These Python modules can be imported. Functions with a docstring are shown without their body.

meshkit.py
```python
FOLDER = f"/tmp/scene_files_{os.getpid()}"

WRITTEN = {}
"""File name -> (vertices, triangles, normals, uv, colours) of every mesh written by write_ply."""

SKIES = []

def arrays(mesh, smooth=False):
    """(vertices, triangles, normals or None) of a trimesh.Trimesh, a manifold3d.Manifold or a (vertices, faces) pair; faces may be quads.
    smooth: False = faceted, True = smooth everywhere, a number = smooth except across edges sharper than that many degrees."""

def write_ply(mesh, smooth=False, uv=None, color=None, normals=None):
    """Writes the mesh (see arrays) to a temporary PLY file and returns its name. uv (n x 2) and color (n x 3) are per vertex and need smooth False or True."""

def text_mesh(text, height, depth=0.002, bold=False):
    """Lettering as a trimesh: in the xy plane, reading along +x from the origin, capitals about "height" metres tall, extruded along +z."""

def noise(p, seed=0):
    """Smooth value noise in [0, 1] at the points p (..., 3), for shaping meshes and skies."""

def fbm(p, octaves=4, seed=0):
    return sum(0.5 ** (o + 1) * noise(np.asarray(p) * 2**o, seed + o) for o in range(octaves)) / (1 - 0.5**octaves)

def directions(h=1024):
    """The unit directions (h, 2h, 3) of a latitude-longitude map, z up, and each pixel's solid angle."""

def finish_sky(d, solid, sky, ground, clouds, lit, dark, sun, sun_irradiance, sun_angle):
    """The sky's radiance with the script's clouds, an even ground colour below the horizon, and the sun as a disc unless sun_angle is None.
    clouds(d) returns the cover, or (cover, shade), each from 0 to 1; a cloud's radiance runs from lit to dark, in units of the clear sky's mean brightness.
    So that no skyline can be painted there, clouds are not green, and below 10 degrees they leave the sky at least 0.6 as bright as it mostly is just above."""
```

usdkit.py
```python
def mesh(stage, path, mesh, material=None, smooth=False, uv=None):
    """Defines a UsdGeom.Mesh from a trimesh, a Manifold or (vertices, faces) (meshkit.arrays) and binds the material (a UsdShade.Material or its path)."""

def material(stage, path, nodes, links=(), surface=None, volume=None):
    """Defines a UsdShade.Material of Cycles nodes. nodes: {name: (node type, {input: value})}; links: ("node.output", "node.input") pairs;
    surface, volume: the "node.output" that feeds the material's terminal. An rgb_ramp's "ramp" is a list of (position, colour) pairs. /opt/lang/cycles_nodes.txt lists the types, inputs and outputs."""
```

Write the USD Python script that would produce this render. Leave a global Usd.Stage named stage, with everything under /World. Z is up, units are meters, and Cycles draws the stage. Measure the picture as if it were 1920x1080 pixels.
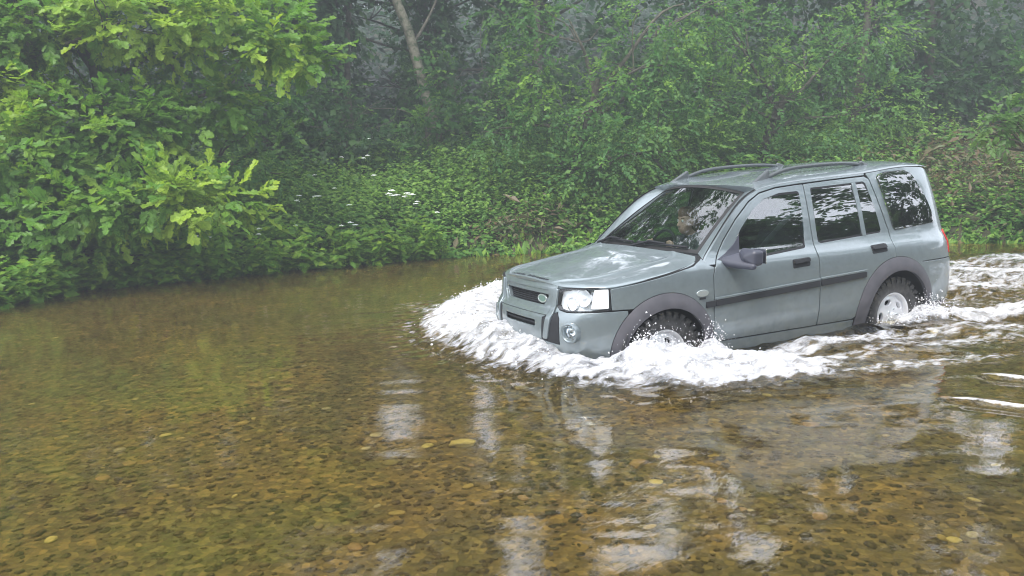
import math
import numpy as np
import shapely
import shapely.geometry as sg
import trimesh
import meshkit
import usdkit
from pxr import Gf, Sdf, Usd, UsdGeom, UsdLux, UsdShade, Vt
from scipy.interpolate import CubicSpline, PchipInterpolator as PCH

stage = Usd.Stage.CreateInMemory()
UsdGeom.SetStageUpAxis(stage, 'Z')
UsdGeom.SetStageMetersPerUnit(stage, 1.0)
UsdGeom.Xform.Define(stage, '/World')
UsdGeom.Scope.Define(stage, '/World/Looks')

# ------------------------------------------------------------------ camera
CAM = np.array([4.0206, 6.0989, 1.5802])            # z = 0 is the calm water
YAW, PITCH, ROLL, FPX = -2.04127, -0.147105, -0.03711, 1597.2   # focal length in pixels of a 1920 wide picture
EXPOSURE = 1.5
_f = np.array([math.cos(PITCH) * math.cos(YAW), math.cos(PITCH) * math.sin(YAW), math.sin(PITCH)])
_r = np.cross(_f, [0, 0, 1]); _r /= np.linalg.norm(_r)
_u = np.cross(_r, _f)
CR = math.cos(ROLL) * _r + math.sin(ROLL) * _u
CU = -math.sin(ROLL) * _r + math.cos(ROLL) * _u
CF = _f
cam = UsdGeom.Camera.Define(stage, '/World/camera')
M = Gf.Matrix4d(*CR, 0, *CU, 0, *(-CF), 0, *CAM, 1)
cam.AddTransformOp().Set(M)
cam.CreateHorizontalApertureAttr(36.0)
cam.CreateVerticalApertureAttr(20.25)
cam.CreateFocalLengthAttr(36.0 * FPX / 1920)
cam.CreateClippingRangeAttr(Gf.Vec2f(0.05, 2000))
cam.CreateExposureAttr(EXPOSURE)

# ------------------------------------------------------------------ overcast sky and weak veiled sun
SUN_EL, SUN_AZ = math.radians(58), math.radians(60)   # azimuth measured from +y towards +x
sunv = np.array([math.cos(SUN_EL) * math.sin(SUN_AZ), math.cos(SUN_EL) * math.cos(SUN_AZ), math.sin(SUN_EL)])
SKY = 0.14
HAZE = 0.0040
usdkit.material(stage, '/World/Looks/sky_look', {
    's': ('sky_texture', {'sky_type': 'single_scattering', 'sun_disc': False, 'sun_elevation': SUN_EL, 'sun_rotation': SUN_AZ, 'aerosol_density': 2.0}),
    'tc': ('texture_coordinate', {}),
    'n': ('noise_texture', {'scale': 2.3, 'detail': 5.0, 'roughness': 0.55}),
    'r': ('rgb_ramp', {'ramp': [(0.25, (5.6, 6.0, 6.8)), (0.75, (9.0, 9.3, 9.9))]}),
    'm': ('mix_color', {'fac': 0.88, 'use_clamp': False}),
    'b': ('background_shader', {'strength': SKY}),
}, [('tc.generated', 'n.vector'), ('n.fac', 'r.fac'), ('s.color', 'm.a'), ('r.color', 'm.b'), ('m.result', 'b.color')], surface='b.background')
dome = UsdLux.DomeLight.Define(stage, '/World/sky')
UsdShade.MaterialBindingAPI.Apply(dome.GetPrim()).Bind(UsdShade.Material.Get(stage, '/World/Looks/sky_look'))
sun = UsdLux.DistantLight.Define(stage, '/World/sun')
sun.CreateIntensityAttr(0.4)
sun.CreateAngleAttr(18.0)
sun.CreateColorAttr(Gf.Vec3f(1.0, 0.96, 0.90))
sun.CreateNormalizeAttr(True)
_z = Gf.Vec3d(*sunv)
_x = Gf.Cross(Gf.Vec3d(0, 0, 1), _z).GetNormalized()
_y = Gf.Cross(_z, _x)
sun.AddTransformOp().Set(Gf.Matrix4d(*_x, 0, *_y, 0, *_z, 0, 0, 0, 30, 1))

# ------------------------------------------------------------------ helpers
_used = {}


def npath(name, parent='/World'):
    parent = str(parent.GetPath()) if hasattr(parent, 'GetPath') else parent
    k = _used.get((parent, name), -1) + 1
    _used[(parent, name)] = k
    return f'{parent}/{name}' if k == 0 else f'{parent}/{name}_{k:03d}'


def tag(p, label=None, cat=None, group=None, kind=None):
    p = p.GetPrim() if hasattr(p, 'GetPrim') else p
    for k, v in (('label', label), ('category', cat), ('group', group), ('kind', kind)):
        if v:
            p.SetCustomDataByKey(k, v)
    return p


def thing(name, label=None, cat=None, loc=(0, 0, 0), rotz=0.0, group=None, kind=None, parent='/World', scale=None):
    x = UsdGeom.Xform.Define(stage, npath(name, parent))
    x.AddTranslateOp().Set(Gf.Vec3d(*map(float, loc)))
    if rotz:
        x.AddRotateZOp().Set(math.degrees(rotz))
    if scale:
        x.AddScaleOp().Set(Gf.Vec3f(*scale))
    return tag(x, label, cat, group, kind)


def obj(name, mesh, m, parent='/World', smooth=False, label=None, kind=None):
    """one Mesh prim; mesh: trimesh, manifold, (v, f) or (v, f, n) with given vertex normals"""
    path = npath(name, parent)
    if isinstance(mesh, tuple) and len(mesh) == 3:
        v, f, n = mesh
        g = UsdGeom.Mesh.Define(stage, path)
        g.CreatePointsAttr(Vt.Vec3fArray.FromNumpy(np.ascontiguousarray(v, np.float32)))
        g.CreateFaceVertexCountsAttr(Vt.IntArray.FromNumpy(np.full(len(f), 3, np.int32)))
        g.CreateFaceVertexIndicesAttr(Vt.IntArray.FromNumpy(np.ascontiguousarray(f, np.int32).ravel()))
        g.CreateSubdivisionSchemeAttr('none')
        if n is not None:
            g.CreateNormalsAttr(Vt.Vec3fArray.FromNumpy(np.ascontiguousarray(n, np.float32)))
            g.SetNormalsInterpolation('vertex')
        UsdShade.MaterialBindingAPI.Apply(g.GetPrim()).Bind(MAT[m])
    else:
        g = usdkit.mesh(stage, path, mesh, MAT[m], smooth=smooth)
    return tag(g, label, None, None, kind)


def vcol(prim, name, values):
    """a per-vertex float primvar"""
    UsdGeom.PrimvarsAPI(prim).CreatePrimvar(name, Sdf.ValueTypeNames.FloatArray, 'vertex').Set(Vt.FloatArray.FromNumpy(np.ascontiguousarray(values, np.float32)))


def merge(parts):
    """joins (v, f, n) pieces"""
    V, F, N, k = [], [], [], 0
    for p in parts:
        V.append(p[0]); F.append(np.asarray(p[1]) + k); k += len(p[0])
        N.append(p[2] if len(p) > 2 and p[2] is not None else None)
    if any(n is None for n in N):
        return np.vstack(V), np.vstack(F)
    return np.vstack(V), np.vstack(F), np.vstack(N)


def box(c, s, r=0.0):
    b = trimesh.creation.box(s)
    if r:
        import manifold3d as m3
        h = np.maximum(np.array(s) / 2 - r, 1e-4)
        pts = np.array([[i, j, k] for i in (-1, 1) for j in (-1, 1) for k in (-1, 1)]) * h
        sp = trimesh.creation.icosphere(1, r).vertices
        b = trimesh.convex.convex_hull((pts[:, None] + sp[None]).reshape(-1, 3))
    b.apply_translation(c)
    return b


def hull(balls, sub=2):
    """rounded hull of spheres (x, y, z, radius)"""
    sp = trimesh.creation.icosphere(sub, 1.0).vertices
    return trimesh.convex.convex_hull(np.vstack([sp * b[3] + np.array(b[:3]) for b in balls]))


def tube(pts, rad, n=8, cap=True):
    """swept round tube; rad number or per point; returns (v, f)"""
    P = np.asarray(pts, float); R = np.broadcast_to(np.asarray(rad, float), (len(P),))
    T = np.gradient(P, axis=0); T /= np.linalg.norm(T, axis=1)[:, None]
    up = np.array([0, 0, 1.0]) if abs(T[0][2]) < .9 else np.array([1.0, 0, 0])
    V = []
    a = np.cross(T[0], up); a /= np.linalg.norm(a)
    for p, t, r in zip(P, T, R):
        a = a - t * (a @ t); a /= np.linalg.norm(a)
        b = np.cross(t, a)
        th = np.arange(n) * 2 * np.pi / n
        V.append(p + r * (np.cos(th)[:, None] * a + np.sin(th)[:, None] * b))
    V = np.vstack(V); F = []
    for i in range(len(P) - 1):
        for j in range(n):
            q = [i * n + j, i * n + (j + 1) % n, (i + 1) * n + (j + 1) % n, (i + 1) * n + j]
            F += [[q[0], q[1], q[2]], [q[0], q[2], q[3]]]
    if cap:
        k = len(V); V = np.vstack([V, P[0], P[-1]])
        for j in range(n):
            F.append([k, (j + 1) % n, j]); F.append([k + 1, (len(P) - 1) * n + j, (len(P) - 1) * n + (j + 1) % n])
    return V, np.array(F)


MAT = {}


def mat(name, nodes, links=(), surface='p.BSDF', volume=None):
    MAT[name] = usdkit.material(stage, '/World/Looks/' + name, nodes, links, surface=surface, volume=volume)


def plain(name, col, rough=.5, **kw):
    mat(name, {'p': ('principled_bsdf', {'base_color': col, 'roughness': rough, **kw})})
# ------------------------------------------------------------------ materials of the car
mat('car_paint', {
    'tc': ('geometry', {}),
    'n': ('noise_texture', {'scale': 6.0, 'detail': 4.0, 'roughness': .6}),
    'r': ('rgb_ramp', {'ramp': [(.35, (.190, .226, .240)), (.75, (.158, .188, .199))]}),
    'rr': ('map_range', {'from_min': .3, 'from_max': .8, 'to_min': .26, 'to_max': .42}),
    'p': ('principled_bsdf', {'metallic': .5, 'coat_weight': 1.0, 'coat_roughness': .04}),
}, [('tc.position', 'n.vector'), ('n.fac', 'r.fac'), ('r.color', 'p.base_color'), ('n.fac', 'rr.value'), ('rr.result', 'p.roughness')])
mat('grey_plastic', {
    'tc': ('geometry', {}),
    'n': ('noise_texture', {'scale': 9.0, 'detail': 3.0}),
    'r': ('rgb_ramp', {'ramp': [(.3, (.058, .057, .066)), (.75, (.082, .079, .090))]}),
    'p': ('principled_bsdf', {'roughness': .65, 'specular_ior_level': .3}),
}, [('tc.position', 'n.vector'), ('n.fac', 'r.fac'), ('r.color', 'p.base_color')])
plain('dark_plastic', (.018, .019, .022), .7, specular_ior_level=.25)
plain('black_gap', (.008, .008, .009), .7)
plain('liner', (.02, .02, .021), .85)
plain('chrome', (.85, .86, .88), .12, metallic=1.0)
plain('lamp_bucket', (.80, .82, .84), .3, metallic=.25)
plain('rail_grey', (.055, .064, .068), .4)
plain('lamp_white', (.85, .86, .88), .3)
plain('red_lens', (.45, .03, .025), .15)
plain('amber_lens', (.6, .28, .08), .2)
plain('alloy', (.74, .75, .78), .3, metallic=.45)
plain('seat_cloth', (.05, .055, .06), .9)
plain('belt', (.12, .125, .13), .7)
plain('cabin_trim', (.03, .032, .035), .7)
plain('letter_dark', (.03, .035, .04), .4)
plain('badge_silver', (.5, .55, .55), .25, metallic=.7)
plain('badge_green', (.10, .16, .14), .3)
mat('rubber', {
    'tc': ('geometry', {}),
    'n': ('noise_texture', {'scale': 30.0, 'detail': 4.0}),
    'r': ('rgb_ramp', {'ramp': [(.4, (.018, .018, .019)), (.7, (.06, .058, .056))]}),
    'p': ('principled_bsdf', {'roughness': .42}),
}, [('tc.position', 'n.vector'), ('n.fac', 'r.fac'), ('r.color', 'p.base_color')])


def pane(name, tint, ior=1.5, rough=.015):
    mat(name, {'t': ('transparent_bsdf', {'color': tint}), 'g': ('glossy_bsdf', {'color': (1, 1, 1), 'roughness': rough}),
               'fr': ('fresnel', {'IOR': ior}), 'ge': ('geometry', {}), 'bf': ('mix_float', {'b': .05}), 'm': ('mix_closure', {})},
        [('fr.fac', 'bf.a'), ('ge.backfacing', 'bf.fac'), ('bf.result', 'm.fac'), ('t.BSDF', 'm.closure1'), ('g.BSDF', 'm.closure2')], surface='m.closure')


pane('windscreen_glass', (.52, .60, .58), 2.1)
pane('side_glass', (.40, .47, .48), 2.6)
pane('privacy_glass', (.10, .12, .125), 3.0)
pane('lamp_glass', (.93, .95, .96), 1.5)

plain('mirror_grey', (.034, .036, .052), .45)
# ------------------------------------------------------------------ ground, river bed, water
rng = np.random.default_rng(7)


def n2(x, y, s, seed=0, oct=3):
    return meshkit.fbm(np.stack([np.asarray(x) * s, np.asarray(y) * s, np.zeros_like(np.asarray(x, float)) + seed * 7.3], -1), oct, seed)


river_poly = sg.Polygon([(120, -9.5), (30, -8.6), (8, -7.9), (5, -7.3), (3.7, -7.65), (2.3, -7.5), (.6, -7.6), (-1.2, -7.55), (-2.5, -7.0), (-4.5, -6.2), (-6.8, -4.6), (-8.6, -3.2), (-9.6, -1.8), (-10.4, .5), (-10.8, 3.2), (-10.2, 5.0),
                         (-7, 5.6), (0, 5.4), (4, 5.35), (8, 5.6), (30, 6.4), (120, 8)])
_rb = np.array(river_poly.exterior.segments if hasattr(river_poly.exterior, 'segments') else shapely.segmentize(river_poly.exterior, 1.0).coords)
shapely.prepare(river_poly)


def shore(x, y):
    """signed distance to the water's edge, positive on land"""
    p = shapely.points(np.asarray(x, float), np.asarray(y, float))
    d = shapely.distance(river_poly.exterior, p)
    return np.where(shapely.contains(river_poly, p), -d, d)


def sstep(t):
    t = np.clip(t, 0, 1)
    return t * t * (3 - 2 * t)


def ground_z(x, y):
    x = np.asarray(x, float); y = np.asarray(y, float)
    d = shore(x, y) + (n2(x, y, .9, 3) - .5) * .5
    bed = -.29 * sstep(-d / 1.3) - .02 + (n2(x, y, 1.3, 5) - .5) * .03
    land = .30 * sstep(d / .7) + 0.23 * np.clip(d, 0, 7) + 9.3 * sstep((d - 8) / 34) + .03 * np.clip(d - 40, 0, 200)
    land = land + (n2(x, y, .5, 9) - .5) * .35 * sstep(d / 2)
    near = y > 3
    land = np.where(near, .25 * sstep(d / .9) + .06 * np.clip(d, 0, 30), land)
    return np.where(d < 0, bed, bed + land)


gx = np.r_[-64, -54, -45, -38, -31, -26, -22, np.arange(-18, 9.01, .16), 11, 14, 18, 24, 32, 44]
gy = np.r_[-56, -50, -45, -40, -36, -32, -28, -24, -20, -17, np.arange(-14, 6.5, .16), 7, 8, 10, 13, 17, 22, 30, 42]
GX, GY = np.meshgrid(gx, gy)
GZ = ground_z(GX.ravel(), GY.ravel())
gv = np.stack([GX.ravel(), GY.ravel(), GZ], 1)
w_ = len(gx)
ii, jj = np.meshgrid(np.arange(w_ - 1), np.arange(len(gy) - 1))
k0 = (ii + jj * w_).ravel()
gf = np.vstack([np.stack([k0, k0 + 1, k0 + w_ + 1], 1), np.stack([k0, k0 + w_ + 1, k0 + w_], 1)])
cz = gv[gf].mean(1)
wet = cz[:, 2] < .02


def sub(v, f):
    u, inv = np.unique(f, return_inverse=True)
    return v[u], inv.reshape(-1, 3)


mat('bed_gravel', {
    'g': ('geometry', {}),
    'v': ('voronoi_texture', {'scale': 26.0}),
    'n': ('noise_texture', {'scale': 1.6, 'detail': 6.0, 'roughness': .65}),
    'r': ('rgb_ramp', {'ramp': [(.0, (0.081, 0.069, 0.034)), (.4, (0.104, 0.087, 0.040)), (.75, (0.137, 0.113, 0.052)), (1, (0.195, 0.156, 0.071))]}),
    'r2': ('rgb_ramp', {'ramp': [(.32, (.70, .80, .60)), (.48, (1.0, .98, .80)), (.68, (1.35, 1.15, .85))]}),
    'm': ('mix_color', {'blend_type': 'multiply', 'fac': 1.0, 'use_clamp': False}),
    'b': ('bump', {'strength': .8, 'distance': .02}),
    'sc': ('separate_color', {}),
    'p': ('principled_bsdf', {'roughness': .9}),
}, [('g.position', 'v.vector'), ('g.position', 'n.vector'), ('v.color', 'sc.color'), ('sc.r', 'r.fac'), ('n.fac', 'r2.fac'), ('r.color', 'm.a'), ('r2.color', 'm.b'), ('m.result', 'p.base_color'), ('v.distance', 'b.height'), ('b.normal', 'p.normal')])
mat('soil', {
    'g': ('geometry', {}),
    'n': ('noise_texture', {'scale': 3.0, 'detail': 8.0, 'roughness': .7}),
    'r': ('rgb_ramp', {'ramp': [(.3, (.022, .025, .011)), (.5, (.04, .042, .018)), (.7, (.065, .052, .028))]}),
    'b': ('bump', {'strength': .9, 'distance': .06}),
    'p': ('principled_bsdf', {'roughness': .95}),
}, [('g.position', 'n.vector'), ('n.fac', 'r.fac'), ('r.color', 'p.base_color'), ('n.fac', 'b.height'), ('b.normal', 'p.normal')])
for nm, ramp in (('pebble', [(.0, (0.086, 0.073, 0.034)), (.4, (0.114, 0.097, 0.043)), (.75, (0.156, 0.128, 0.055)), (.93, (0.248, 0.195, 0.076)), (1.0, (0.391, 0.319, 0.144))]),):
    mat(nm, {
        'g': ('geometry', {}),
        'r': ('rgb_ramp', {'ramp': ramp}),
        'n': ('noise_texture', {'scale': 1.3, 'detail': 5.0, 'roughness': .6}),
        'r2': ('rgb_ramp', {'ramp': [(.32, (.70, .80, .60)), (.48, (1.0, .98, .80)), (.68, (1.35, 1.15, .85))]}),
        'm': ('mix_color', {'blend_type': 'multiply', 'fac': 1.0, 'use_clamp': False}),
        'p': ('principled_bsdf', {'roughness': .85}),
    }, [('g.random_per_island', 'r.fac'), ('g.position', 'n.vector'), ('n.fac', 'r2.fac'), ('r.color', 'm.a'), ('r2.color', 'm.b'), ('m.result', 'p.base_color')])
STONES = {'stone_olive': (0.210, 0.182, 0.073), 'stone_ochre': (0.334, 0.263, 0.095), 'stone_orange': (0.294, 0.199, 0.085), 'stone_pale': (0.357, 0.326, 0.210), 'stone_brown': (0.178, 0.137, 0.062), 'stone_yellow': (0.440, 0.388, 0.147)}
for nm, c in STONES.items():
    mat(nm, {
        'g': ('geometry', {}),
        'n': ('noise_texture', {'scale': 22.0, 'detail': 5.0, 'roughness': .7}),
        'r': ('rgb_ramp', {'ramp': [(.3, tuple(a * .5 for a in c)), (.7, c)]}),
        'p': ('principled_bsdf', {'roughness': .8}),
    }, [('g.position', 'n.vector'), ('n.fac', 'r.fac'), ('r.color', 'p.base_color')])

bank = obj('bank', sub(gv, gf[~wet]), 'soil', smooth=True)
tag(bank, 'sloping earth banks on both sides of the river', None, None, 'structure')
bed = thing('riverbed', 'olive brown stony bed seen through the shallow water', None, kind='structure')
obj('gravel_bed', sub(gv, gf[wet]), 'bed_gravel', bed, smooth=True)


def in_view(x, y, z=0, m=.06):
    d = np.stack([x, y, z + 0 * x], -1) - CAM
    w = d @ CF
    px, py = d @ CR / w * FPX, d @ CU / w * FPX
    return (w > .5) & (np.abs(px) < 960 * (1 + m)) & (np.abs(py) < 540 * (1 + m))


# pebbles: one joined carpet; the 300 largest stones singly
ico = trimesh.creation.icosphere(1)
ico0 = trimesh.creation.icosphere(0)
px_ = rng.uniform(-6, 7, 130000); py_ = rng.uniform(-7, 5.2, 130000)
dd_ = np.hypot(px_ - CAM[0], py_ - CAM[1])
keep = in_view(px_, py_, -.25, .1) & (rng.random(130000) < np.clip(6.0 / dd_, 0, 1) ** 1.5) & (shore(px_, py_) < -.2)
px_, py_ = px_[keep][:17000], py_[keep][:17000]
pz_ = ground_z(px_, py_)
N_ = len(px_)
sz = np.exp(rng.normal(math.log(.0165), .45, N_)).clip(.008, .032)
rz = rng.uniform(0, 2 * np.pi, N_)
base = ico0.vertices[None] * (1 + rng.normal(0, .13, (N_, 12, 1)))
base = base * (sz[:, None] * np.stack([np.ones(N_), rng.uniform(.6, .95, N_), rng.uniform(.22, .42, N_)], 1))[:, None, :]
c_, s_ = np.cos(rz)[:, None], np.sin(rz)[:, None]
pv = np.stack([base[..., 0] * c_ - base[..., 1] * s_ + px_[:, None], base[..., 0] * s_ + base[..., 1] * c_ + py_[:, None], base[..., 2] + (pz_ + sz * .25)[:, None]], -1)
nv = pv - np.stack([px_, py_, pz_ + sz * .25], 1)[:, None]
nv /= np.linalg.norm(nv, axis=2, keepdims=True)
obj('pebbles', (pv.reshape(-1, 3), (ico0.faces[None] + 12 * np.arange(N_)[:, None, None]).reshape(-1, 3), nv.reshape(-1, 3)), 'pebble', bed, kind='stuff')

sx_ = rng.uniform(-5, 6.5, 6000); sy_ = rng.uniform(-5, 5.0, 6000)
dd_ = np.hypot(sx_ - CAM[0], sy_ - CAM[1])
keep = in_view(sx_, sy_, -.25, .0) & (rng.random(6000) < np.clip(4.2 / dd_, 0, 1) ** 2.2) & (shore(sx_, sy_) < -.4)
keep &= ~((np.abs(sy_) < 1.0) & (sx_ < .8))
idx = np.where(keep)[0][:296]
names_ = list(STONES)
extra = [(float(CAM[0]), 0, 0)]
for q in idx:
    r = float(np.exp(rng.normal(math.log(.031), .34)).clip(.020, .065))
    v = ico.vertices * (1 + .22 * (meshkit.noise(ico.vertices * 1.6 + rng.uniform(0, 50, 3), int(q)) - .5)[:, None] * 2)
    v = v * np.array([r, r * rng.uniform(.55, .9), r * rng.uniform(.3, .55)])
    a = rng.uniform(0, 2 * np.pi)
    v = v @ np.array([[math.cos(a), math.sin(a), 0], [-math.sin(a), math.cos(a), 0], [0, 0, 1]])
    v = v + [sx_[q], sy_[q], float(ground_z(sx_[q], sy_[q])) + r * .22]
    obj('stone', (v, ico.faces), names_[int(rng.choice(6, p=[.26, .20, .13, .08, .26, .07]))], bed, smooth=True)
# the big pale yellow stone in front of the bow wave
for (x, y, r, a, m) in ((2.065, 1.515, .105, 2.6, 'stone_yellow'), (1.37, 2.35, .085, .4, 'stone_orange')):
    v = ico.subdivide().vertices; f = ico.subdivide().faces
    v = v / np.linalg.norm(v, axis=1)[:, None]
    v = np.clip(v, -.72, .72) * (1 + .2 * (meshkit.noise(v * 1.5 + 5, 3) - .5)[:, None])
    v = v * [r, r * .55, r * .5]
    v = v @ np.array([[math.cos(a), math.sin(a), 0], [-math.sin(a), math.cos(a), 0], [0, 0, 1]])
    obj('stone', (v + [x, y, float(ground_z(x, y)) + r * .25], f), m, bed, smooth=50, label='large flat pale yellow stone on the bed in front of the bow wave' if m == 'stone_yellow' else 'large orange stone on the bed in the foreground')

# ------------------------------------------------------------------ water surface with the bow wave and the wake
_crest = np.array([(-1.9, -4.4), (-1.0, -3.6), (-.15, -2.85), (.5, -2.05), (.86, -1.25), (.98, -.5), (.95, .15), (.76, .72), (.42, 1.15), (-.10, 1.42), (-.8, 1.56), (-1.8, 1.70), (-2.8, 1.85)])
_camp = np.array([.03, .06, .085, .105, .115, .115, .095, .07, .052, .042, .035, .025, .015])
_ct = np.r_[0, np.cumsum(np.linalg.norm(np.diff(_crest, axis=0), axis=1))]
_cc = CubicSpline(_ct, _crest)(np.linspace(0, _ct[-1], 260))
_ca = np.interp(np.linspace(0, _ct[-1], 260), _ct, _camp)
from scipy.spatial import cKDTree
_ck = cKDTree(_cc)
car_box = shapely.box(-3.5, -.82, .80, .82).buffer(.06)


def macro(x, y):
    """height of the big waves"""
    q = np.stack([x, y], -1)
    d, i = _ck.query(q)
    a = _ca[i]
    tan = np.gradient(_cc, axis=0)[i]
    side = np.sign(tan[..., 0] * (q[..., 1] - _cc[i][..., 1]) - tan[..., 1] * (q[..., 0] - _cc[i][..., 0]))   # + = car's side
    wd = np.where(side > 0, .46, .27)
    h = a * np.exp(-(d / wd) ** 2)
    # trough just outside, and trailing ripples
    h = h + np.where(side < 0, -.05 * a * np.exp(-((d - .42) / .2) ** 2) + .03 * a * np.exp(-((d - .75) / .2) ** 2), 0)
    # pile in front of the bumper
    h = h + .09 * np.exp(-((x - .85) / .30) ** 2 - ((y + .25) / .70) ** 2)
    # rolling wake beside and behind the car
    t = np.clip((-x) / 3.0, 0, 1)
    lane = np.exp(-((y - 1.15 - .25 * t) / .45) ** 2) * sstep((.3 - x) / .6)
    h = h + .035 * lane * np.sin(x * 5.2 + y * 2.1)
    beh = sstep((-2.9 - x) / .7) * np.exp(-(y / 1.5) ** 2)
    h = h + beh * (.05 * np.sin(x * 4.1 + 1.2 * np.sin(y * 2.3)) + .03)
    # hump in front of the rear wheel and splash humps by the wheels
    h = h + .10 * np.exp(-((x + 2.02) / .26) ** 2 - ((y - 1.02) / .2) ** 2) + .08 * np.exp(-((x + 2.95) / .25) ** 2 - ((y - .95) / .22) ** 2)
    h = h + .16 * np.exp(-((x - .34) / .17) ** 2 - ((y - .98) / .13) ** 2) + .07 * np.exp(-((x - .04) / .2) ** 2 - ((y - 1.06) / .12) ** 2) + .11 * np.exp(-((x + .34) / .12) ** 2 - ((y - .98) / .12) ** 2)
    # wavelets rolling away to the lower right
    for (x0, y0, x1, y1) in ((-.72, 2.66, -1.25, 3.7), (-1.40, 2.40, -1.95, 3.5)):
        ax, ay = x1 - x0, y1 - y0; L = math.hypot(ax, ay); ax /= L; ay /= L
        s = (x - x0) * ax + (y - y0) * ay; c = (x - x0) * ay - (y - y0) * ax + .05 * np.sin(s * 4)
        h = h + .030 * np.exp(-(c / .055) ** 2) * sstep(s / .25) * sstep((L - s) / .3) - .012 * np.exp(-((c - .12) / .08) ** 2) * sstep(s / .25)
    return h


def turb(x, y):
    """how churned the water is, 0..1"""
    q = np.stack([x, y], -1)
    d, i = _ck.query(q)
    k = np.exp(-(d / .45) ** 2) * np.clip(_ca[i] / .12, 0, 1)
    inside = np.exp(-(np.maximum(np.abs(y) - 1.2, 0) / .5) ** 2) * sstep((1.1 - x) / .3)
    return np.clip(np.maximum(k, .6 * inside), 0, 1)


def chop(x, y):
    a = meshkit.fbm(np.stack([x * 3.4, y * 3.4, 0 * x], -1), 4, 21) - .5
    r = 1 - 2 * np.abs(meshkit.fbm(np.stack([x * 5.5 + 9, y * 5.5, 0 * x + 4], -1), 3, 33) - .5)
    return a * .10 + (r - .8) * .07


def ripples(x, y):
    # long crests lie across the view; shorter ones on top
    cx, cy = .455, .89
    a = x * cx + y * cy; b = -x * cy + y * cx
    r1 = meshkit.fbm(np.stack([a * 7.5, b * 2.6, 0 * x], -1), 3, 51) - .5
    r2 = meshkit.fbm(np.stack([a * 1.7, b * .8, 0 * x + 3], -1), 2, 52) - .5
    return r1 * .0044 + r2 * .0055


def water_z(x, y):
    t = turb(x, y)
    return macro(x, y) + chop(x, y) * t + ripples(x, y) * (1 - .4 * t)


def grid(xs, ys):
    X, Y = np.meshgrid(xs, ys); w = len(xs)
    i, j = np.meshgrid(np.arange(w - 1), np.arange(len(ys) - 1)); k = (i + j * w).ravel()
    return X.ravel(), Y.ravel(), np.vstack([np.stack([k, k + 1, k + w + 1], 1), np.stack([k, k + w + 1, k + w], 1)])


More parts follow.
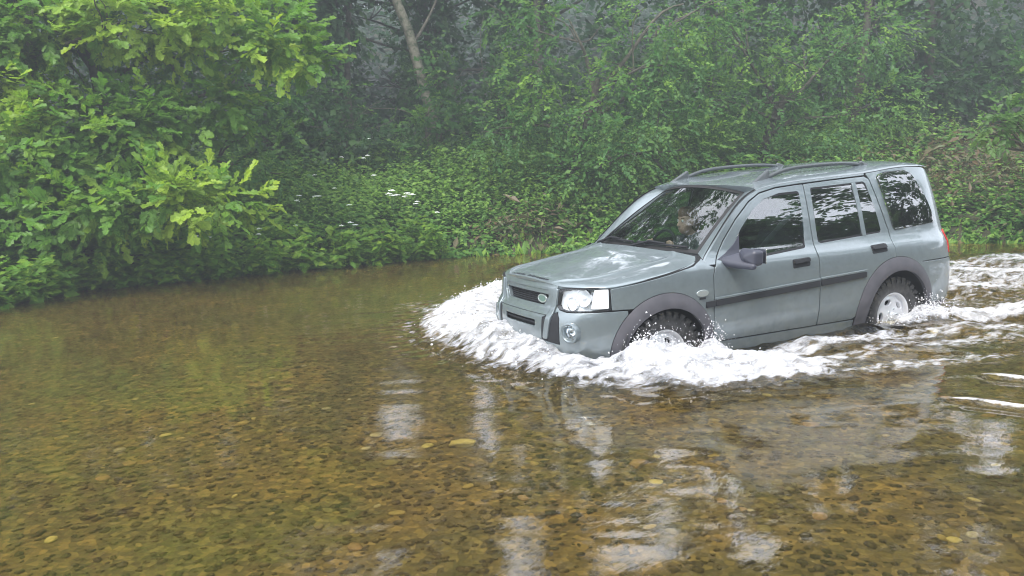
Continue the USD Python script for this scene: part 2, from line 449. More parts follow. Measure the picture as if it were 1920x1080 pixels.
X, Y, F = grid(np.r_[np.arange(-11, -7, .06), np.arange(-7, 6.6, .034), np.arange(6.6, 12, .25), 14, 18, 25, 34, 44], np.r_[np.arange(-9.5, -7.7, .15), np.arange(-7.7, 5.3, .034), np.arange(5.3, 8, .1)])
cx_, cy_ = X[F].mean(1), Y[F].mean(1)
ok_ = shapely.contains_xy(river_poly.buffer(.5), cx_, cy_)
Fk = F[ok_]
us_, Fk = np.unique(Fk, return_inverse=True); Fk = Fk.reshape(-1, 3)
wx_, wy_ = X[us_], Y[us_]
wv = np.stack([wx_, wy_, water_z(wx_, wy_)], 1)
mat('river_water', {
    'g': ('geometry', {}),
    'mp': ('mapping', {'scale': (1, 1, 1), 'rotation': (0, 0, -.47)}),
    'mq': ('mapping', {'scale': (16, 34, 1)}),
    'n': ('noise_texture', {'scale': 1.0, 'detail': 3.0, 'roughness': .55}),
    'b': ('bump', {'strength': .25, 'distance': .002}),
    't': ('refraction_bsdf', {'color': (.94, .86, .61), 'IOR': 1.33, 'roughness': 0.0}),
    'gl': ('glossy_bsdf', {'color': (1, 1, 1), 'roughness': .03}),
    'fr': ('fresnel', {'IOR': 1.48}), 'bf': ('mix_float', {'b': .03}), 'm': ('mix_closure', {}),
}, [('g.position', 'mp.vector'), ('mp.vector', 'mq.vector'), ('mq.vector', 'n.vector'), ('n.fac', 'b.height'), ('b.normal', 'gl.normal'), ('fr.fac', 'bf.a'), ('g.backfacing', 'bf.fac'), ('bf.result', 'm.fac'), ('t.BSDF', 'm.closure1'), ('gl.BSDF', 'm.closure2')], surface='m.closure')
wt_ = obj('water', (wv, Fk), 'river_water', smooth=True)
tag(wt_, 'clear shallow brown river water rippling across the ford', None, None, 'structure')

# ------------------------------------------------------------------ foam
mat('foam', {
    'g': ('geometry', {}),
    'a': ('attribute', {'attribute': 'foam_cover'}),
    'mp': ('mapping', {'scale': (.62, 1, .8)}),
    'n': ('noise_texture', {'scale': 11.0, 'detail': 7.0, 'roughness': .68, 'distortion': .6}),
    'v': ('voronoi_texture', {'scale': 15.0, 'feature': 'f1'}),
    'ad': ('math', {'math_type': 'add'}),
    'vm': ('math', {'math_type': 'multiply', 'value2': -.45}),
    'nm': ('math', {'math_type': 'multiply', 'value2': 2.1}),
    'ad2': ('math', {'math_type': 'add'}),
    'mr': ('map_range', {'from_min': 1.26, 'from_max': 2.05, 'to_min': 0, 'to_max': 1, 'clamp': True}),
    'c': ('rgb_ramp', {'ramp': [(.30, (.36, .37, .40)), (.58, (.74, .74, .76))]}),
    'd': ('diffuse_bsdf', {}), 'tl': ('translucent_bsdf', {'color': (.8, .8, .82)}), 'm1': ('mix_closure', {'fac': .25}),
    'bn': ('noise_texture', {'scale': 38.0, 'detail': 6.0, 'roughness': .75}),
    'bu': ('bump', {'strength': .55, 'distance': .02}),
    'gl': ('glossy_bsdf', {'roughness': .25}), 'm3': ('mix_closure', {'fac': .06}),
    't': ('transparent_bsdf', {}), 'm2': ('mix_closure', {}),
}, [('g.position', 'mp.vector'), ('mp.vector', 'n.vector'), ('mp.vector', 'v.vector'), ('mp.vector', 'bn.vector'), ('bn.fac', 'bu.height'), ('bu.normal', 'd.normal'), ('a.fac', 'ad.value1'), ('n.fac', 'nm.value1'), ('nm.value', 'ad.value2'), ('v.distance', 'vm.value1'), ('ad.value', 'ad2.value1'), ('vm.value', 'ad2.value2'), ('ad2.value', 'mr.value'),
    ('n.fac', 'c.fac'), ('c.color', 'd.color'), ('d.BSDF', 'm1.closure1'), ('tl.BSDF', 'm1.closure2'), ('m1.closure', 'm3.closure1'), ('gl.BSDF', 'm3.closure2'), ('mr.result', 'm2.fac'), ('t.BSDF', 'm2.closure1'), ('m3.closure', 'm2.closure2')], surface='m2.closure')
plain('spray', (.88, .88, .9), .3)


def curve_field(pts, width, x, y):
    """1 on the polyline, falling to 0 at the given half width (numbers per point)"""
    p = np.array(pts, float); t = np.r_[0, np.cumsum(np.linalg.norm(np.diff(p, axis=0), axis=1))]
    n = 240; c = CubicSpline(t, p)(np.linspace(0, t[-1], n)); w = np.interp(np.linspace(0, t[-1], n), t, width)
    d, i = cKDTree(c).query(np.stack([x, y], -1))
    return np.clip(1 - d / w[i], -1, 1), i / n


def foam_sheet(name, label, xs, ys, dens, lift, cat):
    X, Y, F = grid(xs, ys)
    D = dens(X, Y)
    keep = (D[F].max(1) > .04) & ~shapely.contains_xy(shapely.box(-3.44, -.76, .70, .76), X[F].mean(1), Y[F].mean(1))
    u, F2 = np.unique(F[keep], return_inverse=True); F2 = F2.reshape(-1, 3)
    x, y, d = X[u], Y[u], D[u]
    lump = meshkit.fbm(np.stack([x * 9, y * 9, 0 * x], -1), 4, 71) - .42
    rid = 1 - 2 * np.abs(meshkit.fbm(np.stack([x * 6, y * 6, 0 * x + 2], -1), 4, 72) - .5)
    z = water_z(x, y) + .007 + lift * np.clip(d, 0, 1) * np.maximum(.35 + lump * 1.6 + (rid - .7) * 1.1, 0)
    g = obj(name, (np.stack([x, y, z], 1), F2), 'foam', smooth=True)
    vcol(g, 'foam_cover', np.clip(d, 0, 1))
    tag(g, label, cat, None, 'stuff')
    return x, y, z, d


def d_bow(x, y):
    a, _ = curve_field([(-1.75, -4.2), (-1.0, -3.5), (-.15, -2.75), (.45, -1.95), (.78, -1.2), (.88, -.45), (.84, .15), (.66, .70), (.34, 1.10), (-.15, 1.36), (-.6, 1.46)], [.26, .42, .54, .60, .62, .62, .62, .64, .66, .64, .50], x, y)
    b = np.exp(-((x - .9) / .3) ** 2 - (np.maximum(np.abs(y) - .6, 0) / .4) ** 2) * .8
    c = .62 * sstep((x + 2.2) / 1.6) * sstep((1.0 - x) / .3) * np.exp(-((y + 1.9) / 1.2) ** 2)     # thinner foam on the far side, behind the crest
    out, _ = curve_field([(-1.75, -4.3), (-.15, -2.85), (.85, -1.25), (.98, .2), (.48, 1.22), (-.05, 1.48)], [.9] * 6, x, y)
    return np.maximum(np.maximum(sstep(a * 1.5) * .96, b), c * (out > -.99))


def d_side(x, y):
    a, t = curve_field([(.35, 1.02), (-.1, 1.12), (-.7, 1.18), (-1.3, 1.20), (-2.0, 1.32), (-2.6, 1.5), (-3.3, 1.7)], [.30, .26, .26, .24, .22, .2, .2], x, y)
    b, s = curve_field([(.2, 1.50), (-.6, 1.62), (-1.3, 1.66), (-2.2, 1.80)], [.3, .26, .16, .1], x, y)
    c, s2 = curve_field([(-.5, 1.82), (-1.3, 2.02), (-2.3, 2.3)], [.14, .14, .12], x, y)
    d, s3 = curve_field([(-1.2, 1.62), (-2.0, 1.75), (-3.2, 1.95), (-4.4, 2.1)], [.18, .20, .24, .26], x, y)
    sp = np.exp(-((x - .28) / .22) ** 2 - ((y - 1.0) / .2) ** 2) * 1.1 + np.exp(-((x + .36) / .14) ** 2 - ((y - .96) / .14) ** 2)
    return np.clip(np.maximum.reduce([sstep(a * 1.6) * np.interp(t, [0, .3, .6, 1], [1, .85, .62, .5]), sstep(b * 1.6) * np.interp(s, [0, .5, 1], [.85, .6, .3]), sstep(c * 1.5) * .5, sstep(d * 1.5) * .5, sp]), 0, 1)


def d_rear(x, y):
    a, t = curve_field([(-2.55, 1.0), (-2.95, 1.0), (-3.4, 1.12), (-4.2, 1.3), (-5.5, 1.5), (-7.0, 1.6)], [.16, .26, .24, .24, .26, .3], x, y)
    b = sstep((-3.1 - x) / .5) * np.exp(-((y + .2) / 1.15) ** 2) * .66
    c, t2 = curve_field([(-3.2, -1.0), (-4.5, -1.2), (-6, -1.2), (-8, -1.0)], [.3, .4, .5, .6], x, y)
    return np.clip(np.maximum.reduce([sstep(a * 1.7) * np.interp(t, [0, .5, 1], [1.0, .9, .7]), b, sstep(c * 1.4) * .66]), 0, 1)


foam_sheet('bow_wave_foam', 'broad white foaming bow wave pushed up in front of the car', np.arange(-2.4, 1.8, .016), np.arange(-5.0, 2.3, .016), d_bow, .042, 'foam')
foam_sheet('side_wash_foam', 'white wash streaming along the near side of the car behind its front wheel', np.arange(-4.6, .9, .018), np.arange(.76, 2.5, .018), d_side, .04, 'foam')
foam_sheet('wake_foam', 'churned brown and white wake trailing behind the car', np.arange(-8.2, -2.2, .03), np.arange(-2.6, 2.1, .03), d_rear, .06, 'foam')
for k, (pts, lab) in enumerate((([(-.74, 2.69), (-.85, 2.90), (-1.0, 3.2), (-1.2, 3.6)], 'thin white sky glint on a wave crest in the right foreground, the nearer of two'), ([(-1.42, 2.44), (-1.56, 2.70), (-1.75, 3.1), (-1.9, 3.4)], 'thin white sky glint on a wave crest in the right foreground, the farther of two'))):
    p = np.array(pts); c = CubicSpline([0, 1, 2, 3], p)(np.linspace(0, 3, 90))
    wd = .016 * np.interp(np.linspace(0, 1, 90), [0, .15, .6, 1], [.15, .8, 1, .6]) * (.7 + .6 * meshkit.noise(np.stack([np.arange(90) * .2, 0 * np.arange(90.), 0 * np.arange(90.)], 1), k))
    T = np.gradient(c, axis=0); T /= np.linalg.norm(T, axis=1)[:, None]; Nn = np.stack([-T[:, 1], T[:, 0]], 1)
    rows = []
    for s, up in ((-1, .001), (-.4, .010), (.4, .010), (1, .001)):
        q = c + Nn * (wd * s)[:, None] + .002 * np.sin(np.arange(90) * .23 + k)[:, None] * Nn
        rows.append(np.column_stack([q, water_z(q[:, 0], q[:, 1]) + up]))
    f = np.array([z for a in range(3) for b in range(89) for z in ([a * 90 + b, a * 90 + b + 1, (a + 1) * 90 + b + 1], [a * 90 + b, (a + 1) * 90 + b + 1, (a + 1) * 90 + b])])
    wc = obj('crest_glint', (np.vstack(rows), f), 'foam', smooth=True)  # sky glint on the crest put in as a white foam strip
    vcol(wc, 'foam_cover', np.concatenate([np.full(90, c_) for c_ in (.25, .95, .95, .25)]) * np.tile(np.interp(np.linspace(0, 1, 90), [0, .12, .8, 1], [.4, 1, 1, .5]), 4))
    tag(wc, lab, 'wave glint')


def droplets(name, label, pts, rad):
    n = len(pts)
    b = ico0.vertices[None] * rad[:, None, None] * (1 + rng.normal(0, .25, (n, 12, 1)))
    g = obj(name, ((b + pts[:, None]).reshape(-1, 3), (ico0.faces[None] + 12 * np.arange(n)[:, None, None]).reshape(-1, 3)), 'spray', smooth=True)
    tag(g, label, 'spray', None, 'stuff')


def spray_pts(n, cx, cy, sx, sy, top, seed):
    r = np.random.default_rng(seed)
    x = cx + r.normal(0, sx, n); y = cy + r.normal(0, sy, n)
    z = water_z(x, y) + np.abs(r.normal(0, top, n))
    return np.stack([x, y, z], 1), np.exp(r.normal(math.log(.0028), .45, n)).clip(.0012, .007)


def multi(lst):
    a = [spray_pts(*q) for q in lst]
    return np.vstack([q[0] for q in a]), np.concatenate([q[1] for q in a])


P_, R_ = multi([(420, .30, 1.02, .15, .07, .06, 1), (260, -.33, 1.0, .08, .05, .09, 2), (350, .05, .98, .16, .04, .08, 9)])
droplets('wheel_spray', 'white spray thrown up around the front wheel', P_, R_)
P_, R_ = multi([(700, -2.92, .97, .13, .07, .08, 3), (250, -2.6, .98, .2, .05, .04, 4)])
droplets('wheel_spray', 'white spray thrown up behind the rear wheel', P_, R_)
r9 = np.random.default_rng(11)
i_ = r9.integers(20, 200, 1500); q_ = _cc[i_] + r9.normal(0, .14, (1500, 2)); q_ = q_[~shapely.contains_xy(car_box, q_[:, 0], q_[:, 1])]
P_ = np.column_stack([q_, water_z(q_[:, 0], q_[:, 1]) + np.abs(r9.normal(0, .035, len(q_))) + .01]); R_ = np.exp(r9.normal(math.log(.0035), .5, len(q_))).clip(.0015, .010)
droplets('bow_spray', 'flecks of white spray flying off the bow wave', P_, R_)
# ------------------------------------------------------------------ the car: one wrap surface, panels cut out of it
WL = 0.27                                           # the wheels stand this far under the calm water
_OUT = np.array([(.86, 0), (.855, .2), (.835, .40), (.79, .54), (.725, .645), (.62, .735), (.50, .80), (.32, .85), (.10, .882), (-.2, .892), (-.8, .895), (-1.6, .895), (-2.3, .89), (-2.8, .880),
                 (-3.1, .862), (-3.31, .825), (-3.455, .745), (-3.53, .60), (-3.565, .40), (-3.575, .2), (-3.58, 0)])
_ot = np.r_[0, np.cumsum(np.linalg.norm(np.diff(_OUT, axis=0), axis=1))]
_fine = np.linspace(0, _ot[-1], 3000)
_ocs = CubicSpline(_ot, _OUT, bc_type=((1, (0, 1)), (1, (0, -1))))
_OP = _ocs(_fine); _OD = _ocs(_fine, 1); _OD /= np.linalg.norm(_OD, axis=1)[:, None]
UL = _ot[-1]
_oxs = np.minimum.accumulate(_OP[:, 0] - 1e-7 * np.arange(len(_OP)))
_zS = PCH([.2, .27, .34, .42, .55, .70, .85, .93, .97, 1.00, 1.03, 1.06, 1.12, 1.3, 1.54, 1.60, 1.70], [-.085, -.06, -.04, -.018, 0, .003, -.003, -.012, -.022, -.044, -.062, -.078, -.094, -.135, -.200, -.222, -.262])
_zF = PCH([.2, .30, .36, .44, .58, .64, .675, .70, .74, .80, .87, .90, .95, 1.1], [-.16, -.07, -.02, 0, .004, -.003, -.022, -.046, -.056, -.062, -.072, -.085, -.12, -.3])
_zR = PCH([.2, .32, .40, .48, .74, .79, .81, .86, 1.05, 1.10, 1.3, 1.55, 1.70], [-.22, -.10, -.03, 0, 0, -.01, -.035, -.05, -.075, -.09, -.145, -.235, -.33])


def u_of_x(x):
    return np.interp(-np.asarray(x, float), -_oxs, _fine)


def S(u, z, off=0.0):
    u = np.asarray(u, float); z = np.asarray(z, float)
    a = np.clip(np.abs(u), 0, UL); s = np.where(u < 0, -1., 1.)
    x = np.interp(a, _fine, _OP[:, 0]); y = np.interp(a, _fine, _OP[:, 1])
    tx = np.interp(a, _fine, _OD[:, 0]); ty = np.interp(a, _fine, _OD[:, 1])
    nx, ny = ty, -tx
    zz = np.clip(z, .2, 1.70)
    o = ny ** 2 * _zS(zz) + np.where(nx > 0, nx ** 2 * _zF(np.clip(z, .2, 1.1)), nx ** 2 * _zR(zz)) + off
    return np.stack([x + nx * o, s * (y + ny * o), z + 0 * u], -1)


def normals(surf, uv, e=2e-3):
    a = surf(uv[:, 0] + e, uv[:, 1]) - surf(uv[:, 0] - e, uv[:, 1])
    b = surf(uv[:, 0], uv[:, 1] + e) - surf(uv[:, 0], uv[:, 1] - e)
    n = np.cross(a, b)
    return n / np.maximum(np.linalg.norm(n, axis=1), 1e-12)[:, None]


def tri2d(p):
    v, f = trimesh.creation.triangulate_polygon(p, engine='earcut')
    v = np.asarray(v)[:, :2]
    d = v[f]
    area = np.cross(d[:, 1] - d[:, 0], d[:, 2] - d[:, 0])
    f = np.asarray(f).copy()
    f[area < 0] = f[area < 0][:, ::-1]
    return v, f[np.abs(area) > 1e-12]


def polys(g):
    return [p for p in getattr(g, 'geoms', [g]) if p.geom_type == 'Polygon' and p.area > 1e-7]


def panel(poly, surf, du=.06, dv=.05, gap=.004, edge=.012, lip=.003, flip=False):
    """a sheet of surf cut to the outline poly in (u, v), with a rounded return at its edges"""
    poly = poly.buffer(-gap, join_style='round') if gap else poly
    V, F, N, k = [], [], [], 0

    def put(uv, f, n=None):
        nonlocal k
        p = surf(uv[:, 0], uv[:, 1])
        n = normals(surf, uv) if n is None else n
        if flip:
            n = -n; f = f[:, ::-1]
        V.append(p); F.append(f + k); N.append(n); k += len(p)
    for pg in polys(poly):
        x0, y0, x1, y1 = pg.bounds
        gx = np.arange(math.floor(x0 / du), math.ceil(x1 / du) + 1) * du
        gy = np.arange(math.floor(y0 / dv), math.ceil(y1 / dv) + 1) * dv
        shapely.prepare(pg)
        for i in range(len(gx) - 1):
            for j in range(len(gy) - 1):
                c = shapely.box(gx[i], gy[j], gx[i + 1], gy[j + 1])
                if pg.contains(c):
                    put(np.array([[gx[i], gy[j]], [gx[i + 1], gy[j]], [gx[i + 1], gy[j + 1]], [gx[i], gy[j + 1]]]), np.array([[0, 1, 2], [0, 2, 3]]))
                elif pg.intersects(c):
                    for q in polys(pg.intersection(c)):
                        v, f = tri2d(q)
                        if len(f):
                            put(v, f)
        if edge:
            for ring in [pg.exterior, *pg.interiors]:
                ring = shapely.segmentize(sg.LineString(ring.coords), .03)
                c = np.array(ring.coords)
                if sg.LinearRing(c).is_ccw != (ring is not None and list(ring.coords)[0] == list(pg.exterior.coords)[0]):
                    c = c[::-1]
                t = np.roll(c[:-1], -1, 0) - np.roll(c[:-1], 1, 0); t = np.vstack([t, t[:1]])
                t /= np.maximum(np.linalg.norm(t, axis=1), 1e-9)[:, None]
                o2 = np.stack([t[:, 1], -t[:, 0]], 1)           # outward in (u, v) for a ccw exterior
                p0 = surf(c[:, 0], c[:, 1]); n0 = normals(surf, c) * (-1 if flip else 1)
                pc = surf(c[:, 0] + o2[:, 0] * 1e-3, c[:, 1] + o2[:, 1] * 1e-3) - p0
                pc /= np.maximum(np.linalg.norm(pc, axis=1), 1e-12)[:, None]
                rows = [p0, p0 + pc * lip * .7 - n0 * lip * .3, p0 + pc * lip - n0 * lip, p0 + pc * lip - n0 * edge]
                nn = [n0, n0 * .7 + pc * .7, pc, pc]
                m = len(c)
                f = []
                for a in range(3):
                    for b in range(m - 1):
                        q = [a * m + b, a * m + b + 1, (a + 1) * m + b + 1, (a + 1) * m + b]
                        f += [[q[0], q[2], q[1]], [q[0], q[3], q[2]]]
                f = np.array(f)
                V.append(np.vstack(rows)); N.append(np.vstack(nn)); F.append((f[:, ::-1] if flip else f) + k); k += 4 * m
    return np.vstack(V), np.vstack(F), np.vstack(N)


def sidepoly(pts, smooth=0.0):
    """(x, z) outline on the flank -> (u, z)"""
    p = sg.Polygon(pts)
    if smooth:
        p = p.buffer(-smooth).buffer(2 * smooth).buffer(-smooth)
    p = shapely.segmentize(p, .04)
    return shapely.transform(p, lambda a: np.stack([u_of_x(a[:, 0]), a[:, 1]], 1))


def rnd(p, r):
    return p.buffer(-r).buffer(2 * r).buffer(-r)


def mirror(p):
    return shapely.transform(p, lambda a: a * [-1, 1])


def arc_poly(cx, cz, rx, rz, zlow, n=40):
    th = np.linspace(0, np.pi, n)
    pts = [(cx + rx, zlow)] + [(cx + rx * math.cos(a), cz + rz * math.sin(a)) for a in th] + [(cx - rx, zlow)]
    return sidepoly(pts)


car = thing('car', 'grey green estate off-road car driving through the shallow ford', 'car', (0, 0, -WL))

archF_o, archF_i = arc_poly(.035, .335, .47, .475, .10), arc_poly(.03, .335, .365, .355, .10)
archR_o, archR_i = arc_poly(-2.555, .36, .515, .515, .10), arc_poly(-2.56, .355, .40, .395, .10)

# gutter: where flank and roof meet, (x, z)
_gx = np.array([-.36, -.50, -.66, -.85, -1.0, -1.11, -1.30, -1.55, -2.28, -2.94, -3.20, -3.33])
_gz = np.array([1.005, 1.145, 1.300, 1.455, 1.528, 1.556, 1.580, 1.597, 1.628, 1.672, 1.665, 1.640])
gut = PCH(-_gx, _gz)


def gutter(x):
    return gut(-np.asarray(x, float))


_top = [(x, float(gutter(x))) for x in np.linspace(-.36, -3.30, 90)]

head_lamp = rnd(sg.Polygon([(.475, .745), (.50, .855), (.62, .876), (.948, .882), (.945, .716), (.80, .700), (.59, .700), (.51, .71)]), .012)
grille_hole = rnd(sg.Polygon([(-.365, .80), (-.30, .722), (.30, .722), (.365, .80), (.35, .815), (-.35, .815)]), .012)
slot_hole = rnd(shapely.box(-.25, .555, .25, .605), .012)
fog_hole = sg.Point(.63, .542).buffer(.074)
black_ins = sg.Polygon([(.335, .46), (.535, .44), (.535, .645), (.50, .69), (.345, .64)])
u_arch = float(u_of_x(.50))

# flank panels, (x, z)
front_fender = sidepoly([(-.425, .27), (-.415, .60), (-.418, .90), (-.445, .965), (-.375, .998), (-.345, 1.045), (-.33, 1.03), (-.248, .992), (0, .946), (.262, .905), (.496, .874), (.49, .712), (.36, .712), (.05, .70), (.05, .27)]).difference(archF_o)
front_door_o = [(-.432, .362), (-.422, .60), (-.425, .90), (-.455, .97), (-.50, 1.03), (-.60, 1.155), (-.76, 1.315), (-.93, 1.448), (-1.06, 1.513), (-1.25, 1.548), (-1.50, 1.565), (-1.568, 1.567), (-1.568, .362)]
front_win = [(-.60, 1.045), (-.655, 1.075), (-.715, 1.135), (-.80, 1.24), (-.945, 1.374), (-1.097, 1.464), (-1.274, 1.504), (-1.485, 1.511), (-1.505, 1.495), (-1.470, 1.045), (-1.44, 1.037), (-.937, 1.004), (-.66, .99)]
rear_door_o = [(-1.576, .362), (-1.576, 1.568), (-1.9, 1.585), (-2.34, 1.603), (-2.39, 1.58), (-2.52, 1.11), (-2.53, .93), (-2.52, .60), (-2.0, .362)]
rear_win = [(-1.645, 1.530), (-2.31, 1.556), (-2.335, 1.54), (-2.425, 1.115), (-2.41, 1.10), (-1.66, 1.062), (-1.63, 1.075)]
quarter_win = [(-2.497, 1.585), (-2.53, 1.612), (-2.64, 1.633), (-2.90, 1.640), (-2.99, 1.605), (-3.10, 1.42), (-3.225, 1.16), (-3.20, 1.142), (-2.62, 1.113), (-2.59, 1.125)]
front_door = sidepoly(front_door_o, .012); front_win = sidepoly(front_win, .02)
rear_door = sidepoly(rear_door_o, .012).difference(archR_o); rear_win = sidepoly(rear_win, .02); quarter_win = sidepoly(quarter_win, .02)
tail_lamp = shapely.box(float(u_of_x(-3.36)), .845, float(u_of_x(-3.36)) + .17, 1.06)
q_top = [(x, float(gutter(x)) - .004) for x in np.linspace(-2.37, -3.32, 24)]
quarter = sidepoly([(-2.53, .93), (-2.52, .60), (-2.9, .805), (-3.575, .81), (-3.579, .81), (-3.579, 1.63), (-3.40, 1.63), *q_top[::-1], (-2.40, 1.575), (-2.53, 1.11)]).difference(archR_o)
rail_band = sidepoly([(-.36, 1.005), *[(x, float(gutter(x))) for x in np.linspace(-.40, -2.36, 50)], (-2.345, 1.612), (-1.9, 1.593), (-1.50, 1.573), (-1.25, 1.556), (-1.06, 1.521), (-.925, 1.456), (-.754, 1.322), (-.594, 1.163), (-.496, 1.038), (-.46, .985), (-.385, .985)])
sill = sidepoly([(-.43, .25), (-.43, .352), (-2.03, .352), (-2.03, .25)]).difference(archR_o)
front_bumper = sg.Polygon([(-u_arch - .14, .30), (-u_arch - .14, .704), (-.59, .694), (-.51, .705), (-.47, .74), (-.47, .66), (.47, .66), (.47, .74), (.51, .705), (.59, .694), (u_arch + .14, .704), (u_arch + .14, .30)])
front_bumper = front_bumper.difference(archF_o).difference(mirror(archF_o)).difference(shapely.union_all([slot_hole, fog_hole, mirror(fog_hole), black_ins, mirror(black_ins)]))
nose = shapely.box(-.468, .66, .468, .895).difference(grille_hole.buffer(.03))
rear_bumper = sidepoly([(-2.6, .40), (-3.579, .40), (-3.579, .800), (-2.6, .800)]).difference(archR_o)
rear_skirt = sidepoly([(-2.6, .30), (-3.579, .33), (-3.579, .405), (-2.6, .405)]).difference(archR_o)

def pane_surf(u, z):
    return S(u, z, -.009 + .012 * (1 - np.clip((z - 1.3) / .26, -1.2, 1.2) ** 2))


shell = shapely.union_all([front_fender, front_door, rear_door, quarter, rail_band, sill, rear_bumper]).buffer(.012).difference(shapely.union_all([front_win.buffer(.0), rear_win, quarter_win, archF_i.buffer(.05), archR_i.buffer(.05)]))
for sgn in (1, -1):
    mm = (lambda p: p) if sgn == 1 else mirror
    obj('body_shell', panel(mm(shell), lambda u, z: S(u, z, -.016), .12, .08, gap=0, edge=0), 'black_gap', car)  # inner sheet coloured black so the gaps between panels look dark
    obj('front_fender', panel(mm(front_fender), S), 'car_paint', car)
    d = obj('front_door', panel(mm(front_door.difference(front_win)), S), 'car_paint', car)
    obj('window', panel(mm(front_win), pane_surf, gap=-.004, edge=.004, lip=.001), 'side_glass', d)
    obj('window_seal', panel(mm(front_win.buffer(.004).difference(front_win.buffer(-.014))), lambda u, z: S(u, z, -.003), gap=0), 'dark_plastic', d)
    d2 = obj('rear_door', panel(mm(rear_door.difference(rear_win)), S), 'car_paint', car)
    obj('window', panel(mm(rear_win), pane_surf, gap=-.004, edge=.004, lip=.001), 'privacy_glass', d2)
    obj('window_seal', panel(mm(rear_win.buffer(.004).difference(rear_win.buffer(-.012))), lambda u, z: S(u, z, -.003), gap=0), 'dark_plastic', d2)
    uc = float(u_of_x(-2.19))
    obj('window_divider', panel(mm(sg.Polygon([(uc - .012, 1.08), (uc + .03, 1.08), (uc + .012, 1.56), (uc - .03, 1.56)]).intersection(rear_win)), lambda u, z: S(u, z, .0075), gap=0), 'car_paint', d2)
    q = obj('quarter_panel', panel(mm(quarter.difference(quarter_win).difference(tail_lamp)), S), 'car_paint', car)
    obj('window', panel(mm(quarter_win), lambda u, z: pane_surf(u, z - .06) + [0, 0, .06], gap=.002), 'privacy_glass', q)
    obj('tail_lamp', panel(mm(tail_lamp), lambda u, z: S(u, z, .008), gap=.002, edge=.03), 'red_lens', car)
    obj('pillar_trim', panel(mm(rail_band), S), 'car_paint', car)
    obj('sill', panel(mm(sill), S), 'car_paint', car)
    for o, i, k in ((archF_o, archF_i, .465), (archR_o, archR_i, .515)):
        cxu = o.centroid.x

        def flare(u, z, o=o, i=i):
            p = shapely.points(np.abs(u), z)
            do, di = shapely.distance(o.boundary, p), shapely.distance(i.boundary, p)
            t = do / np.maximum(do + di, 1e-6)
            return S(u, z, .004 + .028 * np.sin(np.clip(t, 0, 1) * np.pi * .62))
        ring = o.difference(i).intersection(shapely.box(0, .27 if k > .5 else .26, 9, 2))
        obj('wheel_arch_flare', panel(mm(ring), flare, .04, .04, gap=.003, edge=.035), 'grey_plastic', car)
    # protective strip along both doors
    for nm, a, b in (('front_door', -.335, -1.563), ('rear_door', -1.582, -2.13)):
        za, zb = .655 + (-.335 - a) * .042, .655 + (-.335 - b) * .042
        dd = d if nm == 'front_door' else d2
        strip = sidepoly([(a, za), (b, zb), (b, zb + .046), (a, za + .046)])
        if nm == 'front_door':
            f_ = sidepoly([(-.335, za), (-.425, za + .004), (-.425, za + .050), (-.335, za + .046)])
            obj('side_strip', panel(mm(f_), lambda u, z: S(u, z, .014), gap=.002, edge=.016), 'dark_plastic', car)
            strip = sidepoly([(-.432, za + .004), (b, zb), (b, zb + .046), (-.432, za + .050)])
        obj('side_strip', panel(mm(strip), lambda u, z: S(u, z, .014), gap=.002, edge=.016), 'dark_plastic', dd)
        top = sidepoly([(min(a, -.432), za + .056), (b, zb + .052), (b, zb + .066), (min(a, -.432), za + .070)])
        obj('strip_trim', panel(mm(top), lambda u, z: S(u, z, .012), gap=.001, edge=.012), 'car_paint', dd)
    # handles: recess plate and grip
    for dd, x, z in ((d, -1.365, .922), (d2, -2.325, .966)):
        rec = rnd(sidepoly([(x + .095, z - .036), (x - .095, z - .028), (x - .095, z + .040), (x + .095, z + .032)]), .012)
        obj('handle_recess', panel(mm(rec), lambda u, z: S(u, z, .003), gap=0, edge=.004), 'dark_plastic', dd)
        grip = rnd(sidepoly([(x + .085, z + .004), (x - .085, z + .012), (x - .085, z + .038), (x + .085, z + .030)]), .008)
        obj('handle', panel(mm(grip), lambda u, z: S(u, z, .022), gap=0, edge=.02, lip=.006), 'dark_plastic', dd)
    # side badge: an oval with a bar below
    ub = float(u_of_x(-.30))
    bo = shapely.affinity.scale(sg.Point(ub, .775).buffer(1), .055, .024)
    obj('badge', panel(mm(bo), lambda u, z: S(u, z, .008), .03, .02, gap=0, edge=.008), 'badge_silver', car)
    obj('badge', panel(mm(shapely.box(ub - .028, .728, ub + .028, .738)), lambda u, z: S(u, z, .006), .03, .02, gap=0, edge=.006), 'dark_plastic', car)
    # head lamp: bucket, bowls, clear cover
    hl = thing('headlamp', parent=car)
    obj('lamp_cover', panel(mm(head_lamp), lambda u, z: S(u, z, .002), .03, .03, gap=.003, edge=.006), 'lamp_glass', hl)
    obj('lamp_bezel', panel(mm(head_lamp.buffer(.004).difference(head_lamp.buffer(-.006))), lambda u, z: S(u, z, -.004), .05, .05, gap=0, edge=.05), 'dark_plastic', hl)
    obj('lamp_bucket', panel(mm(head_lamp.buffer(.004)), lambda u, z: S(u, z, -.042), .05, .05, gap=0, edge=0), 'lamp_bucket', hl)
    for uu, zz, rr in ((.735, .805, .066), (.625, .755, .052)):
        p0 = S(np.array([sgn * uu]), np.array([zz]), -.03)[0]
        n0 = normals(lambda a, b: S(a, b), np.array([[sgn * uu, zz]]))[0]; n0 = n0 * [1, 1, 0] * [1, .6, 0]; n0 /= np.linalg.norm(n0)
        prof = [(0, -.045), (rr * .3, -.043), (rr * .6, -.033), (rr * .85, -.014), (rr, .006), (rr * 1.06, .006), (rr * 1.06, -.04)]
        bw = trimesh.creation.revolve(prof, sections=28)
        T = trimesh.geometry.align_vectors([0, 0, 1], n0); T[:3, 3] = p0
        bw.apply_transform(T)
        obj('lamp_bowl', bw, 'chrome', hl, smooth=35)
